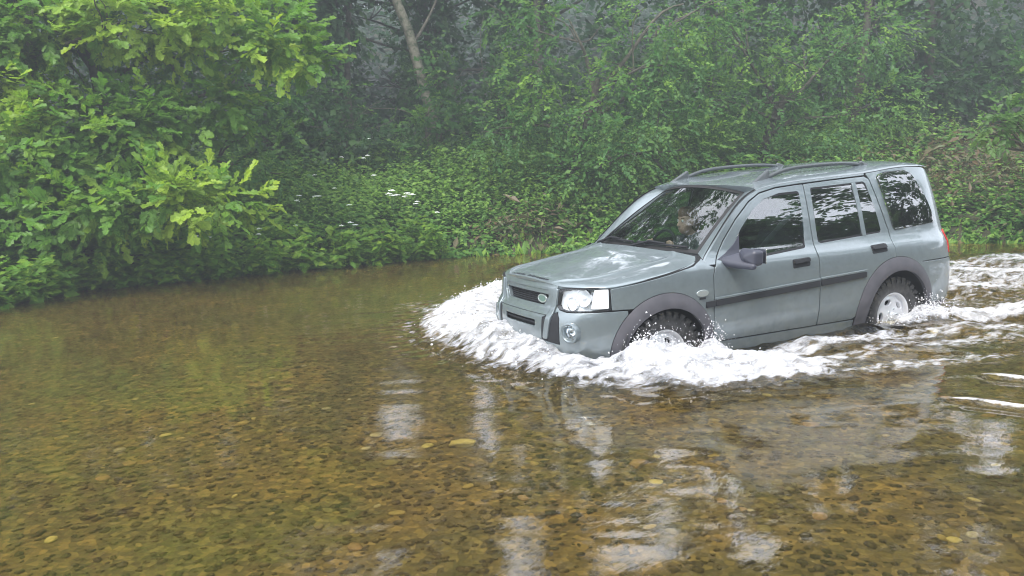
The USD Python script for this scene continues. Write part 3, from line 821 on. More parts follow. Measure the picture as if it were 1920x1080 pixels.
        bb = trimesh.creation.icosphere(2, rr * .28); bb.apply_translation(p0 + n0 * -.012)
        obj('bulb', bb, 'lamp_white', hl, smooth=True)
    obj('indicator', panel(mm(rnd(sg.Polygon([(.80, .725), (.935, .728), (.935, .872), (.83, .868)]), .01)), lambda u, z: S(u, z, -.006), .03, .03, gap=0, edge=.03), 'lamp_white', hl)
    # fog lamp
    fg = thing('fog_lamp', parent=car)
    p0 = S(np.array([sgn * .63]), np.array([.542]))[0]
    n0 = normals(lambda a, b: S(a, b), np.array([[sgn * .63, .542]]))[0] * [1, .55, 0]; n0 /= np.linalg.norm(n0)
    T = trimesh.geometry.align_vectors([0, 0, 1], n0); T[:3, 3] = p0
    rg = trimesh.creation.revolve([(.056, -.02), (.060, .008), (.068, .014), (.078, .010), (.084, -.01), (.084, -.05), (.056, -.05), (.056, -.02)], sections=32); rg.apply_transform(T)
    obj('lamp_ring', rg, 'car_paint', fg, smooth=40)
    bw = trimesh.creation.revolve([(0, -.075), (.03, -.07), (.05, -.05), (.057, -.03)], sections=28); bw.apply_transform(T)
    obj('lamp_bowl', bw, 'chrome', fg, smooth=True)
    gl = trimesh.creation.cylinder(.057, .004, sections=28); gl.apply_translation([0, 0, -.018]); gl.apply_transform(T)
    obj('lamp_cover', gl, 'lamp_glass', fg)
    obj('bumper_insert', panel(mm(black_ins), S, .05, .05, edge=.03), 'dark_plastic', car)
    obj('nose_post', panel(mm(rnd(sg.Polygon([(.372, .48), (.412, .48), (.47, .74), (.485, .86), (.445, .865), (.425, .74)]), .008)), lambda u, z: S(u, z, .014), .03, .03, gap=0, edge=.03, lip=.008), 'car_paint', car)
    # inside of the wheel arches
    for cx, cz, rr, zz in ((.03, .335, .41, 0), (-2.56, .355, .445, 0)):
        th = np.linspace(-.35, np.pi + .35, 26)
        vs = np.array([[cx + rr * math.cos(a), sgn * y, cz + rr * math.sin(a)] for y in (.40, .868) for a in th])
        n = len(th)
        fs = np.array([q for i in range(n - 1) for q in ([i, i + 1, n + i + 1], [i, n + i + 1, n + i])])
        bk = np.vstack([[[cx, sgn * .40, cz]], vs[:n]])
        obj('wheel_arch_liner', merge([(vs, fs), (bk, np.array([[0, i + 1, i + 2] for i in range(n - 1)]))]), 'liner', car)

obj('front_bumper', panel(front_bumper, S, .05, .03), 'car_paint', car)
obj('nose_panel', panel(nose, S), 'car_paint', car)
gsur = panel(grille_hole.buffer(.034).difference(grille_hole), lambda u, z: S(u, z, -.006), gap=0, edge=.05)
gr = thing('grille', parent=car)
obj('grille_surround', gsur, 'car_paint', gr)
obj('grille_backing', panel(grille_hole.buffer(.03), lambda u, z: S(u, z, -.06), gap=0, edge=0), 'black_gap', gr)
for k in range(5):
    zz = .732 + k * .0165
    obj('grille_bar', panel(shapely.box(-.37, zz - .0035, .37, zz + .0035).intersection(grille_hole.buffer(.01)), lambda u, z: S(u, z, -.036), gap=0, edge=.012, lip=.002), 'dark_plastic', gr)
be = shapely.affinity.scale(sg.Point(.245, .768).buffer(1), .058, .027)
obj('grille_badge', panel(be, lambda u, z: S(u, z, -.018), .03, .02, gap=0, edge=.015), 'badge_green', gr)
obj('grille_badge_rim', panel(be.buffer(.005).difference(be.buffer(-.001)), lambda u, z: S(u, z, -.016), .03, .02, gap=0, edge=.015), 'badge_silver', gr)
obj('intake', panel(slot_hole.buffer(.01), lambda u, z: S(u, z, -.04), gap=0, edge=0), 'black_gap', car)
obj('intake_bar', panel(shapely.box(-.25, .576, .25, .584), lambda u, z: S(u, z, -.015), gap=0, edge=.02), 'dark_plastic', car)
obj('bumper_skirt', panel(sg.Polygon([(-u_arch - .05, .24), (u_arch + .05, .24), (u_arch + .05, .30), (-u_arch - .05, .30)]), S, gap=.003), 'dark_plastic', car)
for mm in (lambda p: p, mirror):
    obj('rear_bumper', panel(mm(rear_bumper), S), 'car_paint', car)
    obj('bumper_skirt', panel(mm(rear_skirt), lambda u, z: S(u, z, -.006)), 'grey_plastic', car)


# bonnet: a Coons patch between four edges
def bez(pts, n=200):
    p = np.array(pts, float)
    t = np.r_[0, np.cumsum(np.linalg.norm(np.diff(p, axis=0), axis=1))]; t /= t[-1]
    c = PCH(t, p)
    return lambda s: c(np.clip(s, 0, 1))


bFront = bez([(.735, -.485, .884), (.772, -.30, .902), (.792, 0, .915), (.772, .30, .902), (.735, .485, .884)])
bBack = bez([(-.335, -.765, 1.05), (-.27, -.40, 1.075), (-.235, 0, 1.085), (-.27, .40, 1.075), (-.335, .765, 1.05)])
bR = bez([(.735, .485, .884), (.675, .60, .882), (.60, .70, .883), (.50, .783, .886), (.262, .836, .914), (0, .853, .955), (-.248, .842, 1.002), (-.335, .765, 1.05)])


def bL(s):
    return bR(s) * [1, -1, 1]


def bonnet(v, s):
    """v across -1..1, s from lip 0 to cowl 1"""
    v = np.clip(np.asarray(v, float), -1, 1); s = np.clip(np.asarray(s, float), 0, 1)
    a = (v + 1) / 2; A, B = a[:, None], s[:, None]
    P = (1 - B) * bFront(a) + B * bBack(a) + (1 - A) * bL(s) + A * bR(s)
    c00, c10, c01, c11 = bL(0), bR(0), bL(1), bR(1)
    P = P - ((1 - A) * (1 - B) * c00 + A * (1 - B) * c10 + (1 - A) * B * c01 + A * B * c11)
    prof = (1 - np.abs(v) ** 5) ** .6 * (1 - (1 - s) ** 6) ** .6 * (1 - .75 * s ** 3)
    w = np.abs(v)
    crease = np.exp(-((w - .70) / .035) ** 2) * .016 * np.clip(s * 8, 0, 1) - .012 * (1 / (1 + np.exp((w - .66) / .02))) * np.clip(s * 8, 0, 1)
    P[:, 2] += .040 * prof + crease * (1 - .6 * s)
    return P


_bv = np.sign(np.linspace(-1, 1, 81)) * (1 - (1 - np.abs(np.linspace(-1, 1, 81))) ** 1.5)
_bs = np.linspace(0, 1, 61) ** 1.5


def gridmesh(surf, us, vs, flip=False):
    uu, vv = np.meshgrid(us, vs)
    uv = np.stack([uu.ravel(), vv.ravel()], 1)
    e = 1e-3
    lo, hi = np.array([us[0], vs[0]]), np.array([us[-1], vs[-1]])
    def at(d):
        q = np.clip(uv + d, lo, hi); return surf(q[:, 0], q[:, 1])
    n = np.cross(at([e, 0]) - at([-e, 0]), at([0, e]) - at([0, -e]))
    n /= np.maximum(np.linalg.norm(n, axis=1), 1e-12)[:, None]
    P = surf(uv[:, 0], uv[:, 1]); w = len(us); f = []
    for j in range(len(vs) - 1):
        i = np.arange(w - 1) + j * w
        f += [np.stack([i, i + 1, i + w + 1], 1), np.stack([i, i + w + 1, i + w], 1)]
    f = np.vstack(f)
    if flip:
        n = -n; f = f[:, ::-1]
    return P, f, n


B = gridmesh(bonnet, _bv, _bs)
bon = obj('bonnet', B, 'car_paint', car)
ed = [bonnet(np.full(40, 1.0), np.linspace(0, 1, 40)), bonnet(np.linspace(1, -1, 60), np.zeros(60)), bonnet(np.full(40, -1.0), np.linspace(0, 1, 40))]
edges = np.vstack([ed[0][::-1], ed[1], ed[2]])
low = edges * [1, .985, 1] - [.006, 0, .022]
n_ = len(edges)
obj('bonnet_edge', (np.vstack([edges, low]), np.array([q for i in range(n_ - 1) for q in ([i, i + 1, n_ + i + 1], [i, n_ + i + 1, n_ + i])])), 'car_paint', bon, smooth=True)
# black sheet sunk below the bonnet, so the gap under it looks dark
bay = gridmesh(lambda v, s: bonnet(v * .985, s) - [.02, 0, .035], _bv[::4], _bs[::4])
obj('bonnet_gap_sheet', bay, 'black_gap', car)
# lettering along the bonnet lip
tm = meshkit.text_mesh('LAND  ROVER', .040, .004, bold=True)
tv = np.array(tm.vertices); wid = tv[:, 0].max(); yy = (tv[:, 0] - wid / 2) * 1.55
aa = (yy / .485 + 1) / 2
ss = .034 + tv[:, 1] * .95
pt = bonnet(yy / .52, ss) ; nn_ = normals(bonnet, np.stack([yy / .52, ss], 1))
obj('lettering', (pt + nn_ * (tv[:, 2:3] + .001), tm.faces), 'letter_dark', bon)


# roof
def roof(v, x):
    """v in -1..1 across, x along"""
    v = np.asarray(v, float); x = np.asarray(x, float)
    zg = gutter(x)
    ye = np.abs(S(u_of_x(x), zg)[:, 1])
    h = np.interp(-x, [.9, 1.1, 1.6, 2.6, 3.1, 3.34], [.04, .052, .080, .078, .050, .004])
    th = v * np.pi / 2
    y = np.sign(th) * np.abs(np.sin(th)) ** .62
    z = np.abs(np.cos(th)) ** .72
    xx = x + (.10 * np.clip((-1.7 - x) / -.7 * -1, 0, 1)) * 0
    front = np.interp(-x, [1.0, 1.5], [1, 0])
    xx = xx + .07 * front * (1 - y ** 2)
    return np.stack([xx, ye * y, zg + h * z], 1)


rf = gridmesh(roof, np.linspace(-1, 1, 61), np.linspace(-1.03, -3.27, 70))
obj('roof', rf, 'car_paint', car)
# windscreen, ruled between the pillars and bulged
wb, wt = np.array([-.405, .715, 1.062]), np.array([-1.045, .548, 1.520])


def screen(v, t):
    v = np.asarray(v, float); t = np.asarray(t, float)
    p = wb[None] * (1 - t[:, None]) + wt[None] * t[:, None]
    bulge = (1 - v ** 2)
    p = np.stack([p[:, 0] + bulge * (.13 - .05 * t), p[:, 1] * v, p[:, 2] + bulge * (.015 + .045 * t) + .02 * np.sin(np.pi * np.clip(t, 0, 1))], 1)
    return p


obj('windscreen', gridmesh(screen, np.linspace(-1, 1, 41), np.linspace(0, 1, 25)), 'windscreen_glass', car)
fr = []
for vv in (np.linspace(-1, -.955, 3), np.linspace(.955, 1, 3)):
    fr.append(gridmesh(lambda v, t: screen(v, t) + [.003, 0, .002], vv, np.linspace(0, 1, 25)))
fr.append(gridmesh(lambda v, t: screen(v, t) + [.003, 0, .003], np.linspace(-.955, .955, 33), np.linspace(.955, 1, 3)))
fr.append(gridmesh(lambda v, t: screen(v, t) + [.003, 0, .003], np.linspace(-.955, .955, 33), np.linspace(0, .05, 3)))
obj('windscreen_seal', merge(fr), 'black_gap', car)
# header between windscreen and roof
hv = np.linspace(-1, 1, 61)
rowa = roof(hv, np.full(61, -1.03)); rowb = screen(np.clip(rowa[:, 1] / wt[1], -1, 1), np.ones(61)) + [.0, 0, .003]
side = np.abs(rowa[:, 1]) > wt[1]


def strip_between(a, b):
    n = len(a)
    return np.vstack([a, b]), np.array([q for i in range(n - 1) for q in ([i, i + 1, n + i + 1], [i, n + i + 1, n + i])])


obj('roof_header', strip_between(rowa, rowb), 'car_paint', car, smooth=True)
# pillars beside the windscreen: from the glass edge out to the flank
for sgn in (1, -1):
    tt = np.linspace(0, 1, 30)
    W = screen(np.full(30, 1.0), tt) + [.0, 0, .004]
    xg = np.interp(tt, [0, .3, .6, 1], [-.36, -.555, -.76, -1.03])
    G = S(u_of_x(xg), gutter(xg))
    rows = []
    for k in np.linspace(0, 1, 7):
        p = W * (1 - k) + G * k
        b = 4 * k * (1 - k) * .008
        rows.append(p + np.array([.55, .45, .6]) * b * np.interp(tt, [0, 1], [1, .8])[:, None])
    v = np.vstack(rows) * [1, sgn, 1]; n = 30; f = []
    for a in range(6):
        for b in range(n - 1):
            q = [a * n + b, a * n + b + 1, (a + 1) * n + b + 1, (a + 1) * n + b]
            f += [[q[0], q[1], q[2]], [q[0], q[2], q[3]]]
    f = np.array(f)
    obj('windscreen_pillar', (v, f if sgn == -1 else f[:, ::-1]), 'car_paint', car, smooth=True)
    # roof rail: bar on two feet
    ra = np.array([(-1.14, .545, 1.575), (-1.27, .545, 1.625), (-1.42, .540, 1.672), (-1.62, .535, 1.706), (-1.95, .53, 1.722), (-2.22, .52, 1.724), (-2.40, .515, 1.712), (-2.52, .51, 1.69), (-2.60, .51, 1.65)])
    cs = CubicSpline(np.linspace(0, 1, len(ra)), ra)(np.linspace(0, 1, 40)) * [1, sgn, 1]
    rv, rfc = tube(cs, .017, 10)
    obj('roof_rail', trimesh.Trimesh(rv, rfc), 'rail_grey', car, smooth=50)
    for a, b in (((-1.10, .56, 1.57), (-1.30, .54, 1.68)), ((-2.46, .52, 1.72), (-2.64, .515, 1.66))):
        ft = hull([(a[0], sgn * a[1], a[2], .02), (b[0], sgn * b[1], b[2], .02), ((a[0] + b[0]) / 2, sgn * a[1], min(a[2], b[2]) - .01, .028), (b[0] if a[2] < b[2] else a[0], sgn * b[1], min(a[2], b[2]) + .02, .025)])
        obj('rail_foot', ft, 'rail_grey', car, smooth=50)
    # mirror
    mr = thing('wing_mirror', parent=car)
    mc = [(-.655, .965, 1.005, .04), (-.66, 1.10, 1.005, .042), (-.665, .97, 1.085, .05), (-.668, 1.095, 1.078, .05), (-.70, .965, 1.01, .035), (-.71, 1.11, 1.01, .035), (-.71, .97, 1.09, .038), (-.71, 1.11, 1.085, .038), (-.645, 1.03, 1.05, .06)]
    mir = hull([(-.66 + (x + .66) * .82, sgn * (1.02 + (y - 1.03) * .86), 1.03 + (z - 1.04) * .82, r * .82) for x, y, z, r in mc], 3)
    obj('mirror_housing', mir, 'mirror_grey', mr, smooth=60)
    arm = hull([(-.56, sgn * .83, 1.0, .030), (-.58, sgn * .90, .985, .034), (-.64, sgn * 1.09, .972, .026), (-.66, sgn * .93, 1.04, .03), (-.70, sgn * .86, 1.02, .03)], 2)
    obj('mirror_arm', arm, 'mirror_grey', mr, smooth=50)
    sail = sidepoly([(-.50, 1.02), (-.66, .985), (-.73, .998), (-.765, 1.19), (-.70, 1.125), (-.60, 1.06)])
    obj('mirror_base', panel(sail if sgn == 1 else mirror(sail), lambda u, z: S(u, z, .004), .04, .04, gap=0, edge=.01), 'mirror_grey', mr)
    gp = box((-.748, sgn * 1.035, 1.045), (.006, .165, .115), .002)
    obj('mirror_glass', gp, 'chrome', mr)

# cowl and wipers
cb = bonnet(np.linspace(-1, 1, 41), np.ones(41)) + [-.01, 0, -.03]
ct = screen(np.linspace(-1, 1, 41), np.full(41, .015)) + [0, 0, -.012]
obj('cowl_panel', strip_between(cb, ct), 'dark_plastic', car)
for y0, y1, t1 in ((.05, .62, .075), (-.58, -.02, .075)):
    w = thing('wiper', parent=car)
    vs = np.linspace(y0, y1, 14) / .72
    bl = screen(vs, np.interp(np.linspace(0, 1, 14), [0, 1], [.055, t1 - .025])) + [.02, 0, .018]
    obj('wiper_blade', trimesh.Trimesh(*tube(bl, .011, 6)), 'dark_plastic', w)
    ar = np.array([bonnet(np.array([y0 / .78 - .05]), np.array([.985]))[0] + [-.03, 0, .01], bl[4] + [.015, 0, .02], bl[8] + [.004, 0, .012]])
    obj('wiper_arm', trimesh.Trimesh(*tube(ar, [.014, .011, .008], 6)), 'dark_plastic', w)

# cabin
obj('cabin_floor', box((-1.7, 0, .40), (2.9, 1.5, .05)), 'cabin_trim', car)
obj('dashboard', trimesh.util.concatenate([box((-.62, 0, .90), (.34, 1.42, .26), .05), hull([(-.72, -.37, 1.01, .05), (-.60, -.37, 1.01, .05), (-.72, -.25, 1.01, .05), (-.72, -.50, 1.01, .05)])]), 'cabin_trim', car, smooth=40)
obj('bulkhead', box((-.40, 0, .75), (.06, 1.5, .55)), 'cabin_trim', car)
sw = thing('steering_wheel', parent=car)
th = np.linspace(0, 2 * np.pi, 37)
ring = np.stack([-.86 - .35 * .19 * np.sin(th), -.37 + .19 * np.cos(th), .98 + .93 * .19 * np.sin(th)], 1)
obj('rim', trimesh.Trimesh(*tube(ring, .015, 8, cap=False)), 'dark_plastic', sw)
obj('hub', hull([(-.84, -.37, .97, .06), (-.80, -.37, .95, .05), (-.86, -.50, .98, .015), (-.86, -.24, .98, .015)]), 'dark_plastic', sw)
for sy in (.37, -.37):
    st = thing('front_seat', parent=car)
    obj('cushion', hull([(-1.0, sy - .19, .54, .07), (-1.0, sy + .19, .54, .07), (-1.45, sy - .19, .52, .07), (-1.45, sy + .19, .52, .07)]), 'seat_cloth', st, smooth=50)
    obj('backrest', hull([(-1.42, sy - .18, .60, .06), (-1.42, sy + .18, .60, .06), (-1.58, sy - .15, 1.12, .05), (-1.58, sy + .15, 1.12, .05)]), 'seat_cloth', st, smooth=50)
    obj('headrest', hull([(-1.60, sy - .09, 1.22, .045), (-1.60, sy + .09, 1.22, .045), (-1.62, sy - .08, 1.31, .04), (-1.62, sy + .08, 1.31, .04)]), 'seat_cloth', st, smooth=50)
bs_ = thing('rear_seat', parent=car)
obj('backrest', hull([(-2.35, -.60, .75, .07), (-2.35, .60, .75, .07), (-2.55, .58, 1.2, .05), (-2.55, -.58, 1.2, .05)]), 'seat_cloth', bs_, smooth=50)
obj('cushion', hull([(-1.95, -.60, .68, .07), (-1.95, .60, .68, .07), (-2.35, .60, .54, .07), (-2.35, -.60, .54, .07)]), 'seat_cloth', bs_, smooth=50)
bt = np.array([(-1.50, .70, 1.36), (-1.42, .66, 1.28), (-1.34, .52, 1.10), (-1.30, .40, .95), (-1.28, .27, .80)])
obj('seat_belt', trimesh.Trimesh(*tube(bt, .022, 6)), 'belt', car)

# wheels
def wheel_meshes():
    tr = [(.205, -.09), (.225, -.104), (.265, -.112), (.300, -.112), (.326, -.103), (.336, -.085), (.338, 0), (.336, .085), (.326, .103), (.300, .112), (.265, .112), (.225, .104), (.205, .09)]
    t = trimesh.creation.revolve(tr, sections=64)
    lugs = []
    for k in range(30):
        for row, (zz, dz, hh, ph) in enumerate(((.088, .034, .016, 0), (-.088, .034, .016, .5), (.03, .03, .014, .5), (-.03, .03, .014, 0))):
            a = (k + ph) * 2 * np.pi / 30
            b = trimesh.creation.box((hh * 2, .040 if row < 2 else .034, dz * 1.5))
            b.apply_transform(trimesh.transformations.rotation_matrix(.35 if row % 2 else -.35, [1, 0, 0]))
            b.apply_translation((.338, 0, zz))
            b.apply_transform(trimesh.transformations.rotation_matrix(a, [0, 0, 1]))
            lugs.append(b)
        for s in (1, -1):
            b = trimesh.creation.box((.034, .030, .016)); b.apply_translation((.316, 0, s * .107))
            b.apply_transform(trimesh.transformations.rotation_matrix((k + .25) * 2 * np.pi / 30, [0, 0, 1])); lugs.append(b)
    tread = trimesh.util.concatenate(lugs)
    barrel = trimesh.creation.revolve([(.205, -.09), (.190, -.08), (.180, .02), (.186, .070), (.197, .088), (.208, .094), (.216, .090), (.216, .082), (.205, .078)], sections=48)
    # face with five oval openings, domed
    disc = sg.Point(0, 0).buffer(.19, 48)
    for k in range(5):
        a = 2 * np.pi * k / 5 + .3
        h = shapely.affinity.rotate(shapely.affinity.scale(sg.Point(0, 0).buffer(1, 16), .030, .046), math.degrees(a))
        disc = disc.difference(shapely.affinity.translate(h, .128 * math.cos(a), .128 * math.sin(a)))
    dome = lambda x, y: np.stack([x, y, np.interp(np.hypot(x, y), [0, .05, .09, .15, .19], [.088, .086, .076, .070, .052])], 1)
    face = panel(disc, dome, .02, .02, gap=0, edge=.03, lip=.006)
    back = trimesh.creation.cylinder(.18, .01, sections=40); back.apply_translation((0, 0, -.02))
    cap = trimesh.creation.revolve([(.0, .106), (.018, .104), (.028, .098), (.032, .085)], sections=24)
    nuts = []
    for k in range(5):
        a = 2 * np.pi * k / 5 + .3 + np.pi / 5
        c = trimesh.creation.cylinder(.009, .02, sections=6); c.apply_translation((.057 * math.cos(a), .057 * math.sin(a), .084)); nuts.append(c)
    R = trimesh.transformations.rotation_matrix(-np.pi / 2, [1, 0, 0])     # wheel axis z -> +y
    out = {}
    for nm, m in (('tyre', t), ('tread', tread), ('barrel', barrel), ('back', back), ('cap', cap), ('nuts', trimesh.util.concatenate(nuts))):
        m.apply_transform(R); out[nm] = m
    out['face'] = (face[0] @ R[:3, :3].T, face[1], face[2] @ R[:3, :3].T)
    return out


wm = wheel_meshes()
for x, yv, sgn, rot in ((.03, .745, 1, .2), (-2.56, .745, 1, -.25), (.03, -.745, -1, .1), (-2.56, -.745, -1, .6)):
    wx = UsdGeom.Xform.Define(stage, npath('wheel', car))
    wx.AddTranslateOp().Set(Gf.Vec3d(x, yv, .305 if x > -1 else .33))
    if sgn < 0:
        wx.AddRotateZOp().Set(180.0)
    wx.AddRotateYOp().Set(math.degrees(rot))
    obj('tyre', wm['tyre'], 'rubber', wx, smooth=35)
    obj('tread', wm['tread'], 'rubber', wx)
    obj('rim', wm['face'], 'alloy', wx)
    obj('rim_barrel', wm['barrel'], 'alloy', wx, smooth=35)
    obj('brake_disc', wm['back'], 'liner', wx)
    obj('hub_cap', wm['cap'], 'alloy', wx, smooth=40)
    obj('wheel_nut', wm['nuts'], 'badge_silver', wx)
# ------------------------------------------------------------------ the driver
import manifold3d as m3


def ball(p, rr, n=16):
    return m3.Manifold.sphere(rr, n).translate([float(c) for c in p])


def chain(jts):
    out = m3.Manifold()
    for (a, ra), (b, rb) in zip(jts[:-1], jts[1:]):
        out = out + m3.Manifold.batch_hull([ball(a, ra), ball(b, rb)])
    return out


def body_mesh(man, length=.012, it=8):
    m = man.refine_to_length(length).to_mesh()
    t = trimesh.Trimesh(m.vert_properties[:, :3], m.tri_verts, process=True)
    trimesh.smoothing.filter_taubin(t, iterations=it)
    return t


pw = thing('person', 'driver with brown hair seen through the windscreen with hands on the wheel', 'person', (-1.34, -.37, .42))
J = lambda x, y, z: np.array([x + 1.34, y + .37, z - .69])          # car coordinates -> local
head = J(-1.165, -.37, 1.225)
skin = m3.Manifold.batch_hull([ball(head + [0, 0, .03], .085), ball(head + [-.025, 0, .035], .088), ball(head + [.045, 0, -.07], .045), ball(head + [.02, 0, -.075], .05)])
skin = skin + m3.Manifold.batch_hull([ball(head + [.085, 0, .005], .010), ball(head + [.102, 0, -.028], .015), ball(head + [.080, 0, -.030], .018)])       # nose
skin = skin + m3.Manifold.batch_hull([ball(head + [.076, .022, -.062], .010), ball(head + [.082, 0, -.062], .012), ball(head + [.076, -.022, -.062], .010)])  # mouth
for s in (1, -1):
    skin = skin + m3.Manifold.batch_hull([ball(head + [-.005, s * .086, .015], .016), ball(head + [-.002, s * .084, -.025], .011)])   # ear
    skin = skin + ball(head + [.066, s * .033, .012], .017)                                                                          # eye socket swell
skin = skin + chain([(head + [-.02, 0, -.06], .058), (J(-1.235, -.37, 1.07), .062)])
skin = skin + chain([(J(-1.24, -.37, 1.06), .085), (J(-1.28, -.37, .95), .13), (J(-1.33, -.37, .80), .12), (J(-1.34, -.37, .69), .13)])
for s in (1, -1):
    sh, el, wr = J(-1.235, -.37 + s * .17, 1.02), J(-1.08, -.37 + s * .22, .84), J(-.895, -.37 + s * .155, 1.0)
    skin = skin + chain([(J(-1.25, -.37, 1.02), .07), (sh, .06), (el, .045), (wr, .028)])
    skin = skin + chain([(J(-1.34, -.37 + s * .09, .69), .09), (J(-.95, -.37 + s * .12, .76), .065), (J(-.72, -.37 + s * .12, .50), .045)])
    pm = wr + [.045, s * .012, .035]
    skin = skin + m3.Manifold.batch_hull([ball(wr, .026), ball(pm + [0, 0, .022], .015), ball(pm + [0, 0, -.022], .015)])
    for q, ln in zip((-.028, -.010, .009, .027), (.030, .036, .038, .034)):
        a = pm + [.004, 0, q]; b = a + [ln * .7, -s * .012, 0]; c = b + [-.004, -s * .026, 0]
        skin = skin + chain([(a, .010), (b, .009), (c, .008)])
    skin = skin + chain([(wr + [.02, -s * .012, .03], .011), (pm + [-.005, -s * .03, .035], .010), (pm + [.012, -s * .045, .028], .008)])
plain('skin', (.55, .34, .25), .5)
plain('hair_brown', (.16, .075, .035), .55)
plain('shirt_dark', (.05, .055, .065), .85)
plain('trousers', (.03, .035, .05), .85)
plain('eye_white', (.75, .74, .72), .3)
plain('eye_dark', (.03, .02, .015), .2)
obj('body', body_mesh(skin, .018), 'skin', pw, smooth=True)
hair = m3.Manifold.batch_hull([ball(head + [-.02, 0, .055], .092), ball(head + [.03, 0, .085], .062), ball(head + [-.045, 0, .02], .085)]) + m3.Manifold.batch_hull([ball(head + [-.05, .045, -.02], .055), ball(head + [-.05, -.045, -.02], .055), ball(head + [-.07, 0, -.09], .05)])
obj('hair', body_mesh(hair, .018, 4), 'hair_brown', pw, smooth=True)
for s in (1, -1):
    e = trimesh.creation.icosphere(2, .012); e.apply_translation(head + [.079, s * .033, .012]); obj('eye', e, 'eye_white', pw, smooth=True)
    e = trimesh.creation.icosphere(1, .006); e.apply_translation(head + [.088, s * .033, .012]); obj('iris', e, 'eye_dark', pw, smooth=True)
    e = hull([(*(head + [.080, s * .018, .036]), .005), (*(head + [.072, s * .050, .036]), .004)], 1); obj('eyebrow', e, 'hair_brown', pw)
sh_ = chain([(J(-1.24, -.37, 1.055), .094), (J(-1.28, -.37, .95), .142), (J(-1.33, -.37, .80), .132), (J(-1.34, -.37, .72), .135)])
for s in (1, -1):
    sh_ = sh_ + chain([(J(-1.25, -.37, 1.02), .08), (J(-1.235, -.37 + s * .17, 1.02), .070), (J(-1.08, -.37 + s * .22, .84), .056), (J(-.96, -.37 + s * .18, .945), .046)])
obj('shirt', body_mesh(sh_, .025, 8), 'shirt_dark', pw, smooth=True)
tr_ = ball(J(-1.34, -.37, .68), .136)
for s in (1, -1):
    tr_ = tr_ + chain([(J(-1.34, -.37 + s * .09, .69), .10), (J(-.95, -.37 + s * .12, .76), .075), (J(-.72, -.37 + s * .12, .50), .055)])
obj('trousers', body_mesh(tr_, .03, 8), 'trousers', pw, smooth=True)
FLOWER_SPOTS = [
    (.28, -8.46, 1.07, 2, 'white umbel flowers, a pair of heads left of the middle of the bank', .045),
    (-.12, -8.0, 0.91, 1, 'single white umbel just right of and below the pair of flower heads', .038),
    (-.98, -8.27, 1.04, 4, 'largest cluster of white umbels on the bank, left half of the double cluster', .05),
    (-1.28, -8.32, 1.01, 4, 'white umbel cluster close beside the largest one, on its right', .048),
    (-1.34, -8.06, 0.85, 2, 'small white umbels just below the right end of the double cluster', .038),
    (.02, -7.5, 0.61, 2, 'low white umbels near the water line below the double cluster', .04),
    (2.19, -7.8, 0.53, 2, 'white umbels low under the bright tree, right of two close plants', .036),
    (2.36, -7.98, 0.55, 1, 'single white umbel low under the bright tree, left of two close plants', .036),
    (-1.04, -9.7, 1.69, 2, 'white umbels high on the bank near the edge of the wood', .04),
    (.85, -7.8, 0.65, 1, 'small white umbel low on the bank between tree and double cluster', .032),
    (4.03, -7.98, 0.45, 1, 'white umbel near the water at the left end of the bank', .04),
    (4.88, -8.45, 0.88, 2, 'white umbels at the left edge of the picture, the higher plant', .042),
    (4.91, -8.1, 0.67, 1, 'white umbel at the left edge of the picture, the lower plant', .036),
    (-.15, -8.94, 1.21, 1, 'small white umbel above the pair of heads, halfway up the bank', .034),
    (-1.34, -10.5, 2.11, 1, 'highest white umbel, in the shade under the wood', .034),
    (-.68, -10.2, 1.75, 1, 'small white umbel in the shade left of the high pair', .032),
    (3.3, -7.45, .62, 2, 'white umbels just above the water under the left part of the bright tree', .036),
    (1.49, -7.55, .62, 2, 'white umbels near the water right of the bright tree trunk', .034),
    (.64, -8.3, 1.05, 2, 'white umbels between the bright tree and the pair of heads', .036),
    (.2, -7.4, .60, 1, 'low white umbel at the water line below the pair of heads', .034),
    (-1.49, -7.45, .72, 1, 'white umbel near the water line between double cluster and brown patch', .034),
    (-.9, -9.0, 1.36, 2, 'white umbels above the double cluster', .034),
    (.15, -9.1, 1.40, 1, 'white umbel above the pair of heads at the edge of the shade', .032),
]
# ------------------------------------------------------------------ leaves
def leaf_mat(name, dark, mid, light, young, trans=.45, rough=.5):
    """leaf colours: varies leaf by leaf; 'tone' 0..1 is the age of the spray (1 = fresh yellow green shoot)"""
    mat(name, {
        'g': ('geometry', {}), 'a': ('attribute', {'attribute': 'tone'}),
        'r': ('rgb_ramp', {'ramp': [(0, dark), (.5, mid), (1, light)]}),
        'y': ('mix_color', {'b': young, 'use_clamp': False}),
        'p': ('principled_bsdf', {'roughness': rough, 'specular_ior_level': .35}),
        'hs': ('hsv', {'value': 1.25, 'saturation': 1.05}),
        't': ('translucent_bsdf', {}), 'm': ('mix_closure', {'fac': trans}),
    }, [('g.random_per_island', 'r.fac'), ('r.color', 'y.a'), ('a.fac', 'y.fac'), ('y.result', 'p.base_color'), ('y.result', 'hs.color'), ('hs.color', 't.color'), ('p.BSDF', 'm.closure1'), ('t.BSDF', 'm.closure2')], surface='m.closure')


